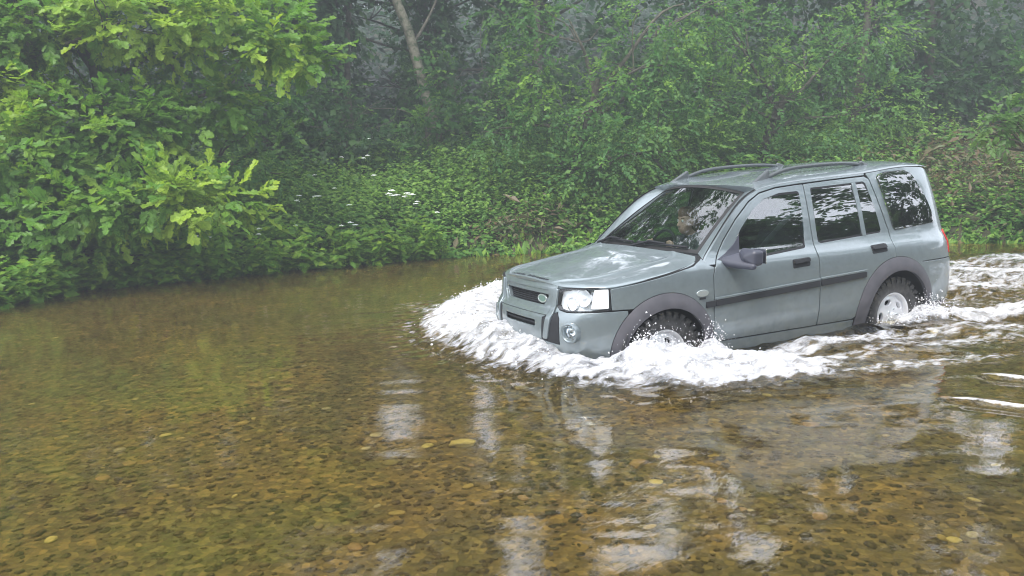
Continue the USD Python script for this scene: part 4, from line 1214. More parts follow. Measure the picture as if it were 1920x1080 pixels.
leaf_mat('leaf_bright', (0.094, 0.209, 0.024), (0.132, 0.286, 0.033), (0.176, 0.352, 0.044), (0.32, 0.44, 0.04))
leaf_mat('leaf_mid', (0.058, 0.15, 0.036), (0.091, 0.215, 0.052), (0.13, 0.273, 0.065), (0.234, 0.39, 0.058))
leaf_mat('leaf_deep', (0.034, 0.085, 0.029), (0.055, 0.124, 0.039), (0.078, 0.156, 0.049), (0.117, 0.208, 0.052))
leaf_mat('leaf_nettle', (0.079, 0.194, 0.04), (0.122, 0.273, 0.055), (0.172, 0.359, 0.071), (0.316, 0.475, 0.071))
leaf_mat('leaf_shade', (.018, .045, .018), (.028, .062, .024), (.038, .078, .028), (.05, .1, .03))  # darker leaves for the distant wood: its deep shade put into the colour
leaf_mat('dry_leaf', (.10, .07, .035), (.16, .11, .055), (.22, .16, .085), (.10, .13, .05), .15)
plain('petal', (.82, .84, .78), .6)
plain('stem_green', (.07, .14, .035), .6)
mat('bark', {
    'g': ('geometry', {}), 'n': ('noise_texture', {'scale': 9.0, 'detail': 8.0, 'roughness': .7}),
    'r': ('rgb_ramp', {'ramp': [(.3, (.035, .032, .024)), (.5, (.085, .078, .058)), (.75, (.15, .14, .10))]}),
    'b': ('bump', {'strength': .8, 'distance': .03}), 'p': ('principled_bsdf', {'roughness': .9}),
}, [('g.position', 'n.vector'), ('n.fac', 'r.fac'), ('r.color', 'p.base_color'), ('n.fac', 'b.height'), ('b.normal', 'p.normal')])
mat('pale_bark', {
    'g': ('geometry', {}), 'n': ('noise_texture', {'scale': 7.0, 'detail': 8.0, 'roughness': .7}),
    'r': ('rgb_ramp', {'ramp': [(.38, (.03, .05, .02)), (.5, (.13, .125, .085)), (.75, (.27, .245, .19))]}),
    'p': ('principled_bsdf', {'roughness': .9}),
}, [('g.position', 'n.vector'), ('n.fac', 'r.fac'), ('r.color', 'p.base_color')])

# leaf shapes in (along, across, up), length 1
L_FOLD = (np.array([(0, 0, 0), (.42, .30, .05), (.5, 0, -.02), (.42, -.30, .05), (1, 0, -.06)]), np.array([(0, 2, 1), (0, 3, 2), (1, 2, 4), (2, 3, 4)]))
L_CARD = (np.array([(0, 0, 0), (.5, .33, .04), (.5, -.33, .04), (1, 0, -.05)]), np.array([(0, 2, 1), (1, 2, 3)]))
_lob = [(0, .03), (.22, .20), (.32, .13), (.58, .37), (.70, .21), (.88, .24)]
L_LOBE = (np.array([(0, 0, 0), (.5, 0, -.03), (1, 0, -.08)] + [(a, b, .06 * b / .3) for a, b in _lob] + [(a, -b, .06 * b / .3) for a, b in _lob]),
          np.array([q for i in range(5) for q in ((1, 3 + i + 1, 3 + i), (1, 9 + i, 9 + i + 1))] + [(2, 8, 1), (2, 1, 14)]))


def unit(a):
    return a / np.maximum(np.linalg.norm(a, axis=-1, keepdims=True), 1e-9)


def make_leaves(base, along, up, size, shape):
    """leaves with stalk at base, pointing along, upper side up"""
    along = unit(along); across = unit(np.cross(up, along)); nrm = np.cross(along, across)
    v, f = shape
    P = base[:, None] + size[:, None, None] * (v[None, :, 0:1] * along[:, None] + v[None, :, 1:2] * across[:, None] + v[None, :, 2:3] * nrm[:, None])
    return P, f


def leaf_mesh(P, f):
    n = len(P); k = P.shape[1]
    return P.reshape(-1, 3), (f[None] + k * np.arange(n)[:, None, None]).reshape(-1, 3)


def spray_leaves(org, dirs, length, nleaf, size, r, droop=.25, flat=.45, face=(.15, .75, 0)):
    """leafy twigs: each twig of the given length carries nleaf leaves left and right in a loose plane"""
    n = len(org)
    t = (np.arange(nleaf) + .6) / nleaf
    side = np.where(np.arange(nleaf) % 2, 1., -1.)
    d = unit(dirs); acr = unit(np.cross(d, np.array([0, 0, 1.0]) + r.normal(0, .25, (n, 3)))); up = np.cross(acr, d)
    L = np.broadcast_to(length, (n,))
    pos = org[:, None] + (L[:, None] * t[None])[..., None] * d[:, None] - (droop * L[:, None] * t[None] ** 2)[..., None] * np.array([0, 0, 1.0])
    al = d[:, None] * (.55 + .6 * t[None, :, None]) + acr[:, None] * side[None, :, None] * (1.0 - .5 * t[None, :, None]) + r.normal(0, .28, (n, nleaf, 3)) + np.array([0, 0, -.18])
    uu = up[:, None] * .7 + r.normal(0, flat, (n, nleaf, 3)) + np.array([0, 0, .55]) + np.array(face)
    sz = size * np.exp(r.normal(0, .22, (n, nleaf)))
    return pos.reshape(-1, 3), al.reshape(-1, 3), uu.reshape(-1, 3), sz.ravel(), np.repeat(np.arange(n), nleaf)


MIR = CAM * [1, 1, -1]  # camera mirrored in the calm water; the sky openings are aimed from it


AIMED_OPENINGS = [(-109.01, 16.02, 1.43, 3.23), (-114.91, 15.42, 0.86, 2.51), (-114.69, 18.81, 1.08, 1.22), (-121.25, 17.09, 1.08, 2.15), (-122.67, 19.53, 0.79, 1.43), (-125.82, 17.79, 0.5, 1.79), (-128.5, 20.06, 1.58, 1.29), (-124.96, 25.27, 2.8, 1.43), (-133.02, 25.01, 1.58, 0.79), (-117.19, 25.99, 1.22, 1.97), (-135.64, 18.61, 0.93, 0.79), (-138.76, 18.21, 1.08, 0.72), (-137.02, 21.44, 0.5, 1.29), (-139.31, 20.9, 0.5, 1.43), (-130.64, 21.71, 0.79, 0.93), (-147.09, 17.97, 0.65, 1.43), (-119.23, 22.22, 0.65, 1.79), (-132.56, 17.27, 0.36, 0.79), (-134.31, 21.0, 0.43, 0.72), (-127.21, 22.85, 0.43, 0.86), (-136.73, 23.86, 0.5, 0.57), (-121.08, 23.25, 0.36, 0.86), (-111.79, 17.43, 0.32, 1.08), (-106.94, 18.8, 0.43, 0.86), (-117.25, 20.12, 0.36, 0.93), (-141.79, 18.9, 0.32, 0.86), (-129.74, 24.06, 0.36, 0.65)]   # sky openings aimed from the mirrored camera for water reflections: bearing, height above the horizon, half width, half height (degrees)
AIMED_HOLES = [(np.array([math.cos(math.radians(e)) * math.cos(math.radians(a)), math.cos(math.radians(e)) * math.sin(math.radians(a)), math.sin(math.radians(e))]), math.radians(w), math.radians(h)) for a, e, w, h in AIMED_OPENINGS]


def open_sky(p, r):
    """True where a twig would stand in one of the openings aimed for the reflections"""
    q = unit(p - MIR); bad = np.zeros(len(p), bool)
    for d, ax, ay in AIMED_HOLES:
        sx = unit(np.cross(d, [0, 0, 1.0])); sy = np.cross(sx, d)
        wob = 1.35 + r.normal(0, .14, len(p))
        bad |= ((q @ sx / ax) ** 2 + (q @ sy / ay) ** 2 < wob) & (q @ d > 0)
    return bad & (r.random(len(p)) < .985)




def clump_origins(blobs, per, r, out_bias=.75, gaps=()):
    """twig starts spread through ellipsoids (x, y, z, rx, ry, rz), more of them near the surface; twigs point outwards"""
    O, D, C = [], [], []
    for b in blobs:
        c, s = np.array(b[:3]), np.array(b[3:6])
        n = max(3, int(per * (s[0] * s[1] + s[1] * s[2] + s[0] * s[2]) / 3))
        q = unit(r.normal(0, 1, (n, 3)))
        rad = r.random(n) ** .42
        lump = .72 + .5 * meshkit.noise(q * 2.3 + c, 5)
        p = c + q * s * (rad * lump)[:, None]
        O.append(p); D.append(unit(q * out_bias + r.normal(0, .4, (n, 3)) + [0, 0, -.05])); C.append(np.full(n, len(C)))
    O, D = np.vstack(O), np.vstack(D)
    k = np.ones(len(O), bool)
    for g in gaps:
        k &= (((O - np.array(g[:3])) / np.array(g[3:6])) ** 2).sum(1) > 1
    return O[k], D[k]


def crown(name, m, blobs, per, L, nleaf, size, shape, r, parent, young=.3, droop=.25, gaps=(), minz=None, at=None, singles=0):
    O, D = clump_origins(blobs, per, r, gaps=gaps)
    if at is not None:
        k = ~open_sky(O + at, r); O, D = O[k], D[k]
    if minz is not None:
        k = O[:, 2] > minz; O, D = O[k], D[k]
    pos, al, uu, sz, own = spray_leaves(O, D, L * np.exp(r.normal(0, .2, len(O))), nleaf, size, r, droop)
    P, f = make_leaves(pos, al, uu, sz, shape)
    tone_s = np.clip(r.normal(0, .22, len(O)) + young * (meshkit.noise(O * .9, 8) > .55), 0, 1)
    tn = tone_s[own]
    one = np.zeros(len(P), bool)
    if singles:                       # the leaves that show largest are pieces of their own
        c = P.mean(1) + at
        d = np.where(in_view(c[:, 0], c[:, 1], c[:, 2], -.01), np.linalg.norm(c - CAM, axis=1) / sz, 1e9)
        one[np.argsort(d)[:singles]] = True
    g = obj(name, leaf_mesh(P[~one], f), m, parent)
    vcol(g, 'tone', np.repeat(tn[~one], P.shape[1]))
    for q in np.where(one)[0]:
        lf = obj('leaf', (P[q], f), m, g)
        vcol(lf, 'tone', np.full(P.shape[1], np.clip(tn[q] + r.normal(0, .1), 0, 1)))
    return g, O, D


def limb(a, b, r0, r1, bend, r, n=9):
    t = np.linspace(0, 1, n)[:, None]
    p = np.array(a) * (1 - t) + np.array(b) * t + np.sin(np.pi * t) * r.normal(0, bend, 3) + np.sin(2 * np.pi * t) * r.normal(0, bend * .4, 3)
    return tube(p, np.linspace(r0, r1, n), 7)


def wood(name, m, segs, parent):
    return obj(name, merge([(v, f) for v, f in segs]), m, parent, smooth=True)


def tree(name, label, cat, base, blobs, m, per, L, nleaf, size, shape, seed, trunk_r=.14, young=.3, group=None, bark='bark', lean=None, gaps=(), droop=.25, minz=None, limbs=9, singles=0):
    r = np.random.default_rng(seed)
    b = np.array([base[0], base[1], float(ground_z(base[0], base[1])) - .1])
    t = thing(name, label, cat, tuple(b), group=group)
    loc = [(x - b[0], y - b[1], z - b[2], rx, ry, rz) for x, y, z, rx, ry, rz in blobs]
    gp = [(x - b[0], y - b[1], z - b[2], rx, ry, rz) for x, y, z, rx, ry, rz in gaps]
    cen = np.array([q[:3] for q in loc]); top = lean if lean is not None else cen.mean(0) * [1, 1, 1.15]
    top = np.array(top, float)
    wood('trunk', bark, [limb((0, 0, 0), top, trunk_r, trunk_r * .35, trunk_r * .8, r, 14)], t)
    segs = []
    order = np.argsort([-q[3] * q[5] for q in loc])
    for q in order[:limbs]:
        h = np.clip((cen[q][2] - .25 * np.linalg.norm(cen[q][:2])) / max(top[2], .1), .12, .9)
        st = top * h
        segs.append(limb(st, cen[q], trunk_r * .38, trunk_r * .09, .12, r))
        for _ in range(3):
            e = cen[q] + r.normal(0, .6, 3) * np.array(loc[q][3:6])
            segs.append(limb(cen[q] * .7 + st * .3, e, trunk_r * .14, .006, .08, r, 6))
    if segs:
        wood('limbs', bark, segs, t)
    crown('crown', m, loc, per, L, nleaf, size, shape, r, t, young, droop, gp, None if minz is None else minz - b[2], at=b, singles=singles)
    return t


# ---- the bright lobed-leaf tree that overhangs the water on the left
bough = [(4.33, -8.2, 3.8, 0.99, 0.88, 0.61), (3.01, -7.54, 3.8, 0.99, 0.88, 0.55), (1.91, -7.1, 3.75, 0.88, 0.77, 0.46), (1.19, -6.66, 3.53, 0.66, 0.61, 0.44), (0.86, -6.38, 3.16, 0.42, 0.39, 0.26), (4.66, -8.09, 2.86, 0.66, 0.66, 0.38), (3.89, -7.76, 2.42, 0.82, 0.71, 0.46), (3.18, -7.44, 2.36, 0.71, 0.66, 0.49), (4.79, -7.36, 1.97, 0.64, 0.53, 0.48), (4.11, -7.52, 1.62, 0.71, 0.6, 0.39), (3.63, -6.96, 1.2, 0.8, 0.63, 0.38), (2.89, -6.59, 1.29, 0.74, 0.58, 0.36), (2.25, -6.38, 1.2, 0.65, 0.52, 0.32), (2.47, -7.54, 2.36, 0.55, 0.55, 0.28), (1.82, -7.33, 2.64, 0.49, 0.55, 0.31), (4.21, -6.9, 1.02, 0.63, 0.52, 0.26), (5.43, -8.31, 3.47, 1.1, 0.99, 0.88), (5.59, -7.96, 1.29, 0.85, 0.95, 0.74), (4.88, -9.19, 4.9, 1.32, 0.99, 0.77), (2.9, -8.75, 5.01, 1.32, 0.99, 0.66), (6.09, -9.41, 6.0, 1.54, 1.1, 0.99)]
tree('lobed_leaf_tree', 'bright yellow green broadleaf tree overhanging the water on the left bank', 'tree', (4.6, -8.6), bough, 'leaf_bright', 250, .34, 9, .128, L_LOBE, 101, .11, .5, lean=(-.3, .6, 4.6), limbs=7, droop=.08, singles=280)
# ---- thickets behind it
tree('dark_thicket_tree', 'dark green bushy tree filling the gap behind the bright left tree', 'tree', (2.8, -9.6), [(4.8, -8.6, 1.6, 1.3, 1.0, 1.2), (2.9, -8.5, 1.9, 1.2, .9, 1.2), (1.3, -8.6, 1.9, .9, .8, .9), (4.2, -8.8, 3.6, 1.5, 1.0, 1.2), (2.0, -8.6, 3.5, 1.2, .9, 1.0), (.9, -8.9, 3.0, .7, .7, .8), (6.6, -8.8, 2.2, 1.4, 1.1, 1.7), (3.2, -9.0, 5.5, 2.0, 1.2, 1.4), (6.2, -9.0, 5.2, 1.8, 1.3, 1.5)],
     'leaf_mid', 120, .40, 9, .10, L_FOLD, 102, .15, .25)

FOREST = [  # name label base blobs mat per seed
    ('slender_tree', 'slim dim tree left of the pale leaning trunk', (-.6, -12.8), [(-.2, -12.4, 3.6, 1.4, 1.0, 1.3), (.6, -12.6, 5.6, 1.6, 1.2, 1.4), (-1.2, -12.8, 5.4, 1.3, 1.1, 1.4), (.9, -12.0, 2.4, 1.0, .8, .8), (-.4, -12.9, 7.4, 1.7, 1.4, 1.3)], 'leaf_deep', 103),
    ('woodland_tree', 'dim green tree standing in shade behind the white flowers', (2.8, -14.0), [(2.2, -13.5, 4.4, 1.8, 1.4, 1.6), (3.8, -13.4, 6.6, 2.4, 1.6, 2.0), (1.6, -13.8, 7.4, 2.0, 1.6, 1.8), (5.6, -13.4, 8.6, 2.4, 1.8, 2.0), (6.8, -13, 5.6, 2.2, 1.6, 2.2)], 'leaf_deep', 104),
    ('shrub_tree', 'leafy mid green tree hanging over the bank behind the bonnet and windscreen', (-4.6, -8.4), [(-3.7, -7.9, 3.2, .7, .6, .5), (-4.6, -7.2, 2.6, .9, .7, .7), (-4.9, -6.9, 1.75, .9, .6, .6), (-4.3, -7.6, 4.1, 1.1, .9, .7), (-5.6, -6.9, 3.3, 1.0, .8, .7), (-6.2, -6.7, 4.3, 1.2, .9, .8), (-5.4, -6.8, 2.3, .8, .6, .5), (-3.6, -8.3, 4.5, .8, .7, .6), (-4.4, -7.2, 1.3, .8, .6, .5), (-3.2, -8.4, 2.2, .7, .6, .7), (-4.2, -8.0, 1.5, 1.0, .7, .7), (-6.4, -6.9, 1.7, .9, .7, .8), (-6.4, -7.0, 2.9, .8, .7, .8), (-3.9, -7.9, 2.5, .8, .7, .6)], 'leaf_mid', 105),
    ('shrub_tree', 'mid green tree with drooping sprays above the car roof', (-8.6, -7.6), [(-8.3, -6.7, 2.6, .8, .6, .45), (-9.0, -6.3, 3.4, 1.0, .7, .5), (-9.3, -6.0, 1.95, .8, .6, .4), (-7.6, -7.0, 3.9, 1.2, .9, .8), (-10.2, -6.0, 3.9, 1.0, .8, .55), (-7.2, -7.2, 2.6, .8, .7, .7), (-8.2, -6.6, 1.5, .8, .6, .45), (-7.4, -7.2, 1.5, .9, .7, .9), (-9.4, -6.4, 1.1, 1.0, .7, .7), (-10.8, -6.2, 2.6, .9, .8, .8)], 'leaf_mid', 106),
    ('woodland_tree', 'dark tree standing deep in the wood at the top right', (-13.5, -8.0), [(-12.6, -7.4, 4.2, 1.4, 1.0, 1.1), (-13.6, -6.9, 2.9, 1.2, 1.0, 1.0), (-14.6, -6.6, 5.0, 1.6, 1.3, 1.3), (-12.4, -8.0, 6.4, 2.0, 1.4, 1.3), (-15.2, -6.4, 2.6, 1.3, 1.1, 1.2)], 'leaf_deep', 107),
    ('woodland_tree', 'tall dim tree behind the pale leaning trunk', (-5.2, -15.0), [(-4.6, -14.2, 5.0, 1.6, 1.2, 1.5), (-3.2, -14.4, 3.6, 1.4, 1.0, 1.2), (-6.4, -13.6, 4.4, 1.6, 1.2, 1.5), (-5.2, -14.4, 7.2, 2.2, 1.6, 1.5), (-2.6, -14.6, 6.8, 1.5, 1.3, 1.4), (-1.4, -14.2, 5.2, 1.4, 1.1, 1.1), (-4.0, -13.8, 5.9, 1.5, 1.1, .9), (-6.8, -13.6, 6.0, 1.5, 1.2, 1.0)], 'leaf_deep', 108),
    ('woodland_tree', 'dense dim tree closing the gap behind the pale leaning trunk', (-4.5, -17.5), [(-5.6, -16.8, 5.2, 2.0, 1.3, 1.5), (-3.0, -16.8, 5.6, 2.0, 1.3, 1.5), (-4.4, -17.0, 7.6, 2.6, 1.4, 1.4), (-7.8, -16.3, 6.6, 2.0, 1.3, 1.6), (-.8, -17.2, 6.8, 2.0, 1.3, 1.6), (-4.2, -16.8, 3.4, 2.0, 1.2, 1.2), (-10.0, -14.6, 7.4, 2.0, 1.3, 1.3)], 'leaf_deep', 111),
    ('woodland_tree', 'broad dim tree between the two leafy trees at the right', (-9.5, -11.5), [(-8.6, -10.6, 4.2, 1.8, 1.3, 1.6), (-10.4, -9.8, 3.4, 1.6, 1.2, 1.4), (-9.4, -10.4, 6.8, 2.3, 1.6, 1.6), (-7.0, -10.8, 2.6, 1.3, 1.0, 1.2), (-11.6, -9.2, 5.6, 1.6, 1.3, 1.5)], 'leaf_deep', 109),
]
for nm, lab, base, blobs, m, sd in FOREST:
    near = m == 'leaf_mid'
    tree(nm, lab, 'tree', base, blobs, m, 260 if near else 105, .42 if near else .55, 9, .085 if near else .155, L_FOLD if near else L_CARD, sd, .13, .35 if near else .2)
# the branch that reaches in from the right edge
leaf_mat('leaf_pale', (.085, .17, .045), (.12, .22, .055), (.16, .27, .065), (.22, .32, .06))
tree('overhanging_tree', 'pale green leafy branch reaching in from the right edge above the brown bank', 'tree', (-9.6, -.9), [(-6.55, -1.00, 1.70, .20, .18, .10), (-6.78, -.94, 1.82, .26, .22, .15), (-7.1, -1.0, 1.98, .32, .26, .20), (-7.5, -.75, 2.15, .5, .4, .3), (-8.4, -.5, 2.6, .9, .8, .7), (-9.2, -.4, 3.6, 1.2, 1.2, 1.1)], 'leaf_pale', 380, .26, 9, .095, L_FOLD, 110, .08, .5, droop=.12)

# the pale ivy-grown trunk that leans in the background
r = np.random.default_rng(5)
bz = float(ground_z(-3.9, -11.5))
t = thing('leaning_tree', 'pale leaning trunk grown with ivy in the shade of the wood', 'tree', (-3.55, -11.75, bz - .1))
wood('trunk', 'pale_bark', [limb((0, 0, 0), (.55, -.55, 3.3), .13, .11, .03, r, 12), limb((.55, -.55, 3.3), (1.35, -1.5, 6.6), .11, .07, .03, r, 10)], t)
wood('limbs', 'bark', [limb((.8, -.85, 4.4), (1.9, -.6, 6.4), .05, .02, .1, r), limb((.5, -.5, 3.0), (-.5, -.9, 4.6), .04, .015, .1, r)], t)
crown('ivy', 'leaf_deep', [(.05 + .17 * k, -.05 - .18 * k, .3 + k * .62, .24, .24, .4) for k in range(6)], 420, .12, 5, .07, L_FOLD, r, t, .3)
for k, (x, y, h, rad, lab) in enumerate(((-1.9, -13.4, 7, .09, 'thin bare dark trunk left of the pale leaning trunk'), (-6.2, -11.8, 7, .12, 'straight dark trunk in the wood right of the pale leaning trunk'), (-12.9, -6.6, 6, .13, 'mossy upright trunk near the top right corner'), (-11.2, -7.4, 6, .10, 'thin grey trunk among leaves above the rear of the car'))):
    r = np.random.default_rng(60 + k)
    z0 = float(ground_z(x, y))
    t = thing('thin_tree', lab, 'tree', (x, y, z0 - .1))
    top = (r.normal(0, .5), r.normal(0, .4), h)
    wood('trunk', 'bark', [limb((0, 0, 0), top, rad, rad * .5, .15, r, 12)], t)
    crown('crown', 'leaf_deep', [(top[0], top[1], h, 1.3, 1.2, 1.2), (top[0] * .6 + .5, top[1], h * .72, .8, .8, .6)], 60, .5, 8, .12, L_CARD, r, t, .2)

# ---- bushes under the trees
for k, (x, y, w, h, lab) in enumerate(((-2.9, -11.1, 1.6, 2.6, 'dark bush hiding the foot of the pale leaning trunk'), (-1.1, -11.3, 1.5, 1.8, 'dark bush left of the foot of the pale leaning trunk'), (.7, -11.2, 1.4, 1.9, 'dark bush at the right edge of the bright left tree'), (-4.7, -11.0, 1.5, 2.9, 'dark bush right of the foot of the pale leaning trunk'),
                                       (-11.6, -8.4, 1.5, 2.3, 'dark bush behind the rear of the car roof'), (-13.4, -6.6, 1.5, 1.9, 'dark bush above the brown patch at the right'), (-15.6, -5.4, 1.6, 2.2, 'dark bush at the right edge of the picture'))):
    z0 = float(ground_z(x, y))
    r = np.random.default_rng(500 + k)
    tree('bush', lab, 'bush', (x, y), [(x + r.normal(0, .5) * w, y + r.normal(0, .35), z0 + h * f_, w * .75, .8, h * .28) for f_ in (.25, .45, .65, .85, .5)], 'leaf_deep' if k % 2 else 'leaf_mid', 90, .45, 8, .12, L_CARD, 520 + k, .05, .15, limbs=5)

# ---- the wood behind, read as one dark mass
r = np.random.default_rng(77)
O, D = [], []
for q in range(9):                      # rows of undergrowth and crowns climbing the wooded slope
    n = 3300
    x = r.uniform(-60, 40, n); dd = 9.5 + q * 3.6 + r.uniform(0, 3.6, n)
    y = -7.6 - dd + np.interp(x, [-62, -20, -10, -3, 8, 42], [9, 7.5, 4.0, .6, 0, -1.0])
    z = ground_z(x, y) + r.random(n) ** 1.3 * (2.6 if q < 3 else 2.2) * (.5 + meshkit.noise(np.stack([x * .35, y * .35, 0 * x], -1), 12))
    O.append(np.stack([x, y, z], 1)); D.append(unit(np.stack([r.normal(0, .6, n), r.normal(.5, .5, n), r.normal(.1, .35, n)], 1)))
O, D = np.vstack(O), np.vstack(D)
pos, al, uu, sz, own = spray_leaves(O, D, .9 * np.ones(len(O)), 5, .32, r)
P, f = make_leaves(pos, al, uu, sz, L_CARD)
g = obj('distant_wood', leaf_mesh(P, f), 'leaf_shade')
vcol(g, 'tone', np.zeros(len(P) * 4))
tag(g, 'dark leafy wood closing the view behind the far bank', 'wood', None, 'stuff')

# ---- tall trees of the far bank: crowns mostly out of view, holes of sky aimed for the water reflections
for k, (x, y) in enumerate(((10.5, -15.5), (6.0, -15.8), (1.8, -15.2), (-2.4, -15.6), (-6.8, -13.6), (-11.0, -11.8), (-14.8, -9.6), (-18.5, -7.5), (15, -15))):
    r = np.random.default_rng(400 + k)
    z0 = float(ground_z(x, y)) - .1
    t = thing('tall_tree', 'tall tree, its crown mostly out of view above ' + ('the left edge', 'the bright left tree', 'the gap right of the bright tree', 'the pale leaning trunk', 'the bonnet of the car', 'the car roof', 'the rear of the car', 'the right edge', 'the river far left')[k], 'tree', (x, y, z0), group='tall trees of the far bank')
    top = np.array([r.normal(0, .4), r.normal(.3, .3), 15.0])
    bl = []
    for h in np.linspace(4.9, 16.5, 10):
        for _ in range(3):
            bl.append((r.normal(0, 1.9), r.normal(.5, 1.1), h + r.normal(0, .4), 1.6, 1.3, .8))
    if 2 <= k <= 5:                   # boughs out of view over the river, placed to mottle the windscreen reflections
        for _ in range(4):
            bl.append((r.normal(0, 2.2), r.uniform(4.5, 9.0), r.uniform(9.5, 14), 1.5, 1.4, .5))
    wood('trunk', 'bark', [limb((0, 0, 0), top, .17, .05, .25, r, 14)], t)
    wood('limbs', 'bark', [limb(top * np.clip(b[2] / 15 - .12, .2, .95), b[:3], .05, .01, .12, r, 7) for b in bl[::2]], t)
    O, D = clump_origins(bl, 44, r)
    kk = ~open_sky(O + [x, y, z0], r); O, D = O[kk], D[kk]
    pos, al, uu, sz, own = spray_leaves(O, D, .6 * np.ones(len(O)), 7, .30, r)
    P, f = make_leaves(pos, al, uu, sz, L_CARD)
    kk = ~open_sky(pos + [x, y, z0], r)
    P = P[kk]
    g = obj('crown', leaf_mesh(P, f), 'leaf_deep', t)
    vcol(g, 'tone', np.repeat(np.clip(r.normal(.1, .2, len(O)), 0, 1)[own][kk], 4))

# ---- nettles and other ground cover on the far bank
r = np.random.default_rng(31)
nx_, ny_ = r.uniform(-12.5, 7.5, 60000), r.uniform(-14, -1.5, 60000)
sd_ = shore(nx_, ny_)
dens = np.interp(sd_, [-.15, .1, .5, 3.5, 5.5, 7], [.15, .7, 1, 1, .6, .15]) * (sd_ > -.25)
patch = n2(nx_, ny_, .55, 41)
brown = (np.exp(-((nx_ + 3.1) / .9) ** 2 - ((ny_ + 7.0) / .55) ** 2) + np.exp(-((nx_ + 11.2) / 2.2) ** 2 - ((ny_ + 4.0) / 1.9) ** 2) * 1.3)
k = (r.random(60000) < dens * (.35 + patch) * (1 - .85 * np.clip(brown, 0, 1)))
nx_, ny_, sd_ = nx_[k][:13000], ny_[k][:13000], sd_[k][:13000]
hz = np.interp(sd_, [-.2, .3, 1.2, 4], [.12, .30, .62, .8]) * (.55 + .9 * n2(nx_, ny_, .8, 43)) * np.exp(r.normal(0, .18, len(nx_)))
gz = np.maximum(ground_z(nx_, ny_), 0)
B_, A_, U_, S_, T_ = [], [], [], [], []
lean = r.normal(0, .22, (len(nx_), 2))
for lv in range(5):
    f_ = (lv + 1) / 5
    for q in range(3):
        an = r.uniform(0, 2 * np.pi, len(nx_)); zz = gz + hz * (f_ - r.random(len(nx_)) * .15)
        B_.append(np.stack([nx_ + lean[:, 0] * hz * f_, ny_ + lean[:, 1] * hz * f_, zz], 1))
        A_.append(np.stack([np.cos(an), np.sin(an), r.normal(-.15, .3, len(nx_))], 1)); U_.append(np.stack([r.normal(0.1, .35, len(nx_)), r.normal(.45, .35, len(nx_)), np.ones(len(nx_))], 1))
        S_.append(np.exp(r.normal(math.log(.105), .28, len(nx_))) * (1.1 - .4 * f_)); T_.append(np.clip(.5 * (f_ > .75) * r.random(len(nx_)) + .35 * (n2(nx_, ny_, .7, 47) - .35), 0, 1))
lo_, hi_ = slice(0, 9), slice(9, 15)
P, f = make_leaves(np.vstack(B_[hi_]), np.vstack(A_[hi_]), np.vstack(U_[hi_]), np.concatenate(S_[hi_]), L_FOLD)
P2, f2 = make_leaves(np.vstack(B_[lo_]), np.vstack(A_[lo_]), np.vstack(U_[lo_]), np.concatenate(S_[lo_]), L_CARD)
g = obj('ground_cover', merge([leaf_mesh(P, f), leaf_mesh(P2, f2)]), 'leaf_nettle')
vcol(g, 'tone', np.r_[np.repeat(np.concatenate(T_[hi_]), 5), np.repeat(np.concatenate(T_[lo_]), 4)])
tag(g, 'dense bright green nettles and herbs covering the far bank', 'ground cover', None, 'stuff')
# lush herbs leaning over the water under the bright tree
hx_ = np.r_[r.uniform(3.4, 6.6, 420), r.uniform(-1.5, 3.6, 330)]
hy_ = np.r_[-7.35 + np.interp(hx_[:420], [3.4, 5, 6.6], [-.1, 1.25, 1.5]) - r.random(420) ** 1.2 * 1.6, -7.5 + r.uniform(-.5, .35, 330)]
hh_ = r.uniform(.22, .62, len(hx_)); B_, A_, U_, S_ = [], [], [], []
z_ = np.maximum(ground_z(hx_, hy_), -.02)
for lv in range(5):
    for q in range(3):
        an = r.uniform(0, 2 * np.pi, len(hx_)); f_ = (lv + 1) / 5
        B_.append(np.stack([hx_ + .25 * hh_ * f_ * np.cos(hx_ * 9), hy_ + .55 * hh_ * f_, z_ + hh_ * f_], 1)); A_.append(np.stack([np.cos(an), np.sin(an), r.normal(-.1, .3, len(hx_))], 1))
        U_.append(np.stack([r.normal(.1, .35, len(hx_)), r.normal(.5, .35, len(hx_)), np.ones(len(hx_))], 1)); S_.append(np.exp(r.normal(math.log(.115), .3, len(hx_))))
P, f = make_leaves(np.vstack(B_), np.vstack(A_), np.vstack(U_), np.concatenate(S_), L_FOLD)
g = obj('waterside_herbs', leaf_mesh(P, f), 'leaf_bright'); vcol(g, 'tone', np.repeat(np.clip(r.normal(.1, .2, len(P)), 0, 1), 5))
tag(g, 'lush broad-leaved herbs leaning over the water below the bright left tree', 'herbs', None, 'stuff')
# fringe of grass and weeds at the water's edge
gx_ = r.uniform(-10, 7, 40000); gy_ = r.uniform(-8.5, -1, 40000); sd_ = shore(gx_, gy_)
k = np.abs(sd_ - .12) < .28
gx_, gy_ = gx_[k][:5200], gy_[k][:5200]
an = r.uniform(0, 2 * np.pi, len(gx_))
P, f = make_leaves(np.stack([gx_, gy_, np.maximum(ground_z(gx_, gy_), 0) - .01], 1), np.stack([np.cos(an) * .6, np.sin(an) * .6 + .35, r.uniform(.3, 1.0, len(gx_))], 1), np.stack([np.cos(an), np.sin(an), .3 + 0 * an], 1), np.exp(r.normal(math.log(.11), .35, len(gx_))), (L_FOLD[0] * [1, .7, 1], L_FOLD[1]))
g = obj('bank_weeds', leaf_mesh(P, f), 'leaf_nettle'); vcol(g, 'tone', np.repeat(np.clip(r.normal(.3, .3, len(gx_)), 0, 1), 5))
tag(g, 'fringe of low weeds along the water line of the far bank', 'weeds', None, 'stuff')
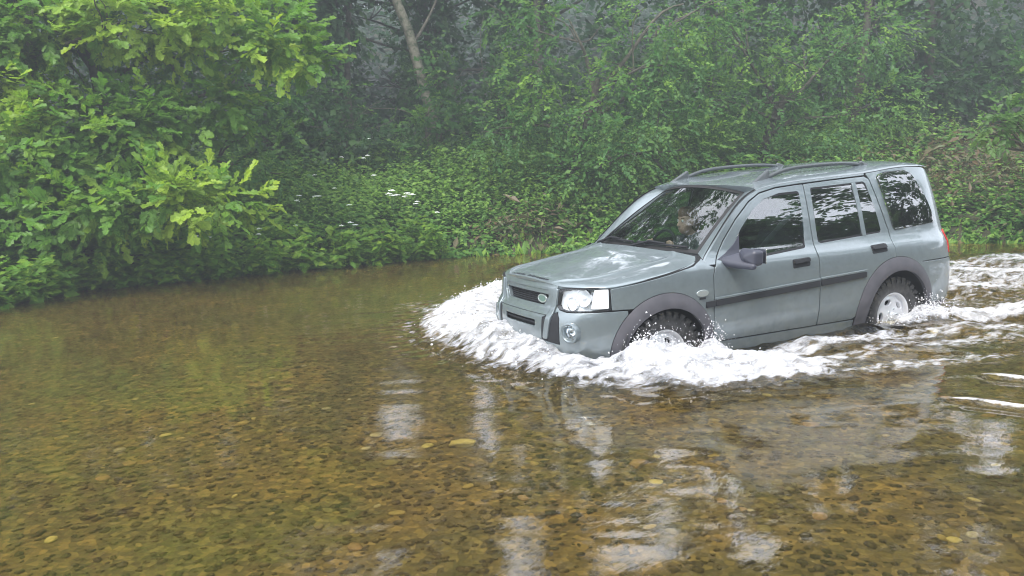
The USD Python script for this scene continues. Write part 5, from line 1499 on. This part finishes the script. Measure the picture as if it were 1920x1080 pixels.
# dead leaves and dry stalks
bx_ = np.r_[r.normal(-2.95, .65, 800), r.normal(-10.6, 1.5, 4200)]; by_ = np.r_[r.normal(-7.05, .35, 800), r.normal(-4.1, 1.3, 4200)]
k = shore(bx_, by_) > .1; bx_, by_ = bx_[k], by_[k]; an = r.uniform(0, 2 * np.pi, len(bx_))
P, f = make_leaves(np.stack([bx_, by_, ground_z(bx_, by_) + r.uniform(.02, .5, len(bx_)) * np.where(bx_ < -6, 1.5, 1)], 1), np.stack([np.cos(an), np.sin(an), r.normal(.1, .5, len(bx_))], 1), np.stack([r.normal(0, .5, len(bx_)), r.normal(0, .5, len(bx_)), np.ones(len(bx_))], 1), np.exp(r.normal(math.log(.13), .4, len(bx_))), (L_FOLD[0] * [1, .5, 1], L_FOLD[1]))
g = obj('dry_litter', leaf_mesh(P, f), 'dry_leaf'); vcol(g, 'tone', np.repeat(r.random(len(bx_)) ** 2, 5))
tag(g, 'brown dead leaves and dry stalks lying on the bank', 'leaf litter', None, 'stuff')

# ---- cow parsley
r = np.random.default_rng(91)


def umbel_plant(x, y, z, heads, lab, size):
    gz0 = float(max(ground_z(x, y), 0))
    t = thing('cow_parsley', lab, 'wildflower', (x, y, gz0), group='white umbel flowers on the far bank')
    H = max(z - gz0, .25)
    st = [limb((0, 0, 0), (0, 0, H * .75), .006, .004, .01, r, 6)]
    for k in range(heads):
        a = r.uniform(0, 2 * np.pi); o = np.array([math.cos(a), math.sin(a), 0]) * (.0 if k == 0 else r.uniform(.05, .13))
        hp = np.array([0, 0, H]) + o + [0, 0, r.normal(0, .03)]
        st.append(limb((0, 0, H * .6), hp, .004, .003, .005, r, 5))
        pts = []
        for u in range(12):
            b = u * 2.4; rr = size * math.sqrt(u / 12)
            c = hp + [rr * math.cos(b), rr * math.sin(b), .015 - .25 * rr + r.normal(0, .004)]
            s = trimesh.creation.icosphere(0, size * .30); s.apply_scale([1, 1, .45]); s.apply_translation(c); pts.append(s)
        obj('umbel', trimesh.util.concatenate(pts), 'petal', t)
    wood('stem', 'stem_green', st, t)
    n = 8; an = r.uniform(0, 2 * np.pi, n)
    P, f = make_leaves(np.stack([0 * an, 0 * an, r.uniform(.1, .7, n) * H], 1), np.stack([np.cos(an), np.sin(an), .2 + 0 * an], 1), np.stack([0 * an, 0 * an, 1 + 0 * an], 1), r.uniform(.08, .16, n), L_LOBE)
    g = obj('leaves', leaf_mesh(P, f), 'leaf_nettle', t); vcol(g, 'tone', np.zeros(len(P) * P.shape[1]))


for (x, y, z, heads, lab, s) in FLOWER_SPOTS:
    umbel_plant(x, y, z + .05, heads, lab, s * 1.2)

# ---- trees on the near bank, behind the camera (they are what the windows and the paint mirror)
for k, (x, y, hh) in enumerate(((-9, 11.5, 3.3), (-3.5, 12.5, 3.6), (2.5, 14.0, 4.2), (8.5, 12.5, 4.0), (14, 10.5, 3.8), (-15, 9.5, 3.0))):
    r = np.random.default_rng(200 + k)
    bl = [(x + r.normal(0, 1.4), y + r.normal(0, .9), z, 2.0, 1.6, 1.5) for z in np.linspace(1.2, hh, 8)] + [(x + r.normal(0, 2.0), y - 1.5 + r.normal(0, .9), z, 1.2, 1.0, .8) for z in np.linspace(hh * .6, hh * 1.15, 5)]
    bl += [(x + r.normal(0, 2.4), y + r.normal(-1.2, 1.0), z, 1.3, 1.1, .35) for z in np.linspace(hh + 1.2, hh + 5.5, 9)]  # sparse sprays high up, out of view, mottling the window reflections
    tree('unseen_near_tree', 'unseen leafy tree on the near bank, mirrored in the car windows', 'tree', (x, y + .6), bl, 'leaf_deep', 50, .6, 7, .30, L_CARD, 300 + k, .18, .2, group='trees on the near bank')

# ------------------------------------------------------------------ thin haze through the whole scene, veiling the distance
mat('haze_air', {'v': ('principled_volume', {'color': (.86, .91, .95), 'density': HAZE, 'anisotropy': .2})}, surface=None, volume='v.volume')
tag(obj('haze', box((-10, -7, 10.4), (109, 99, 23.8)), 'haze_air'), 'thin pale haze veiling the distance', None, None, 'stuff')
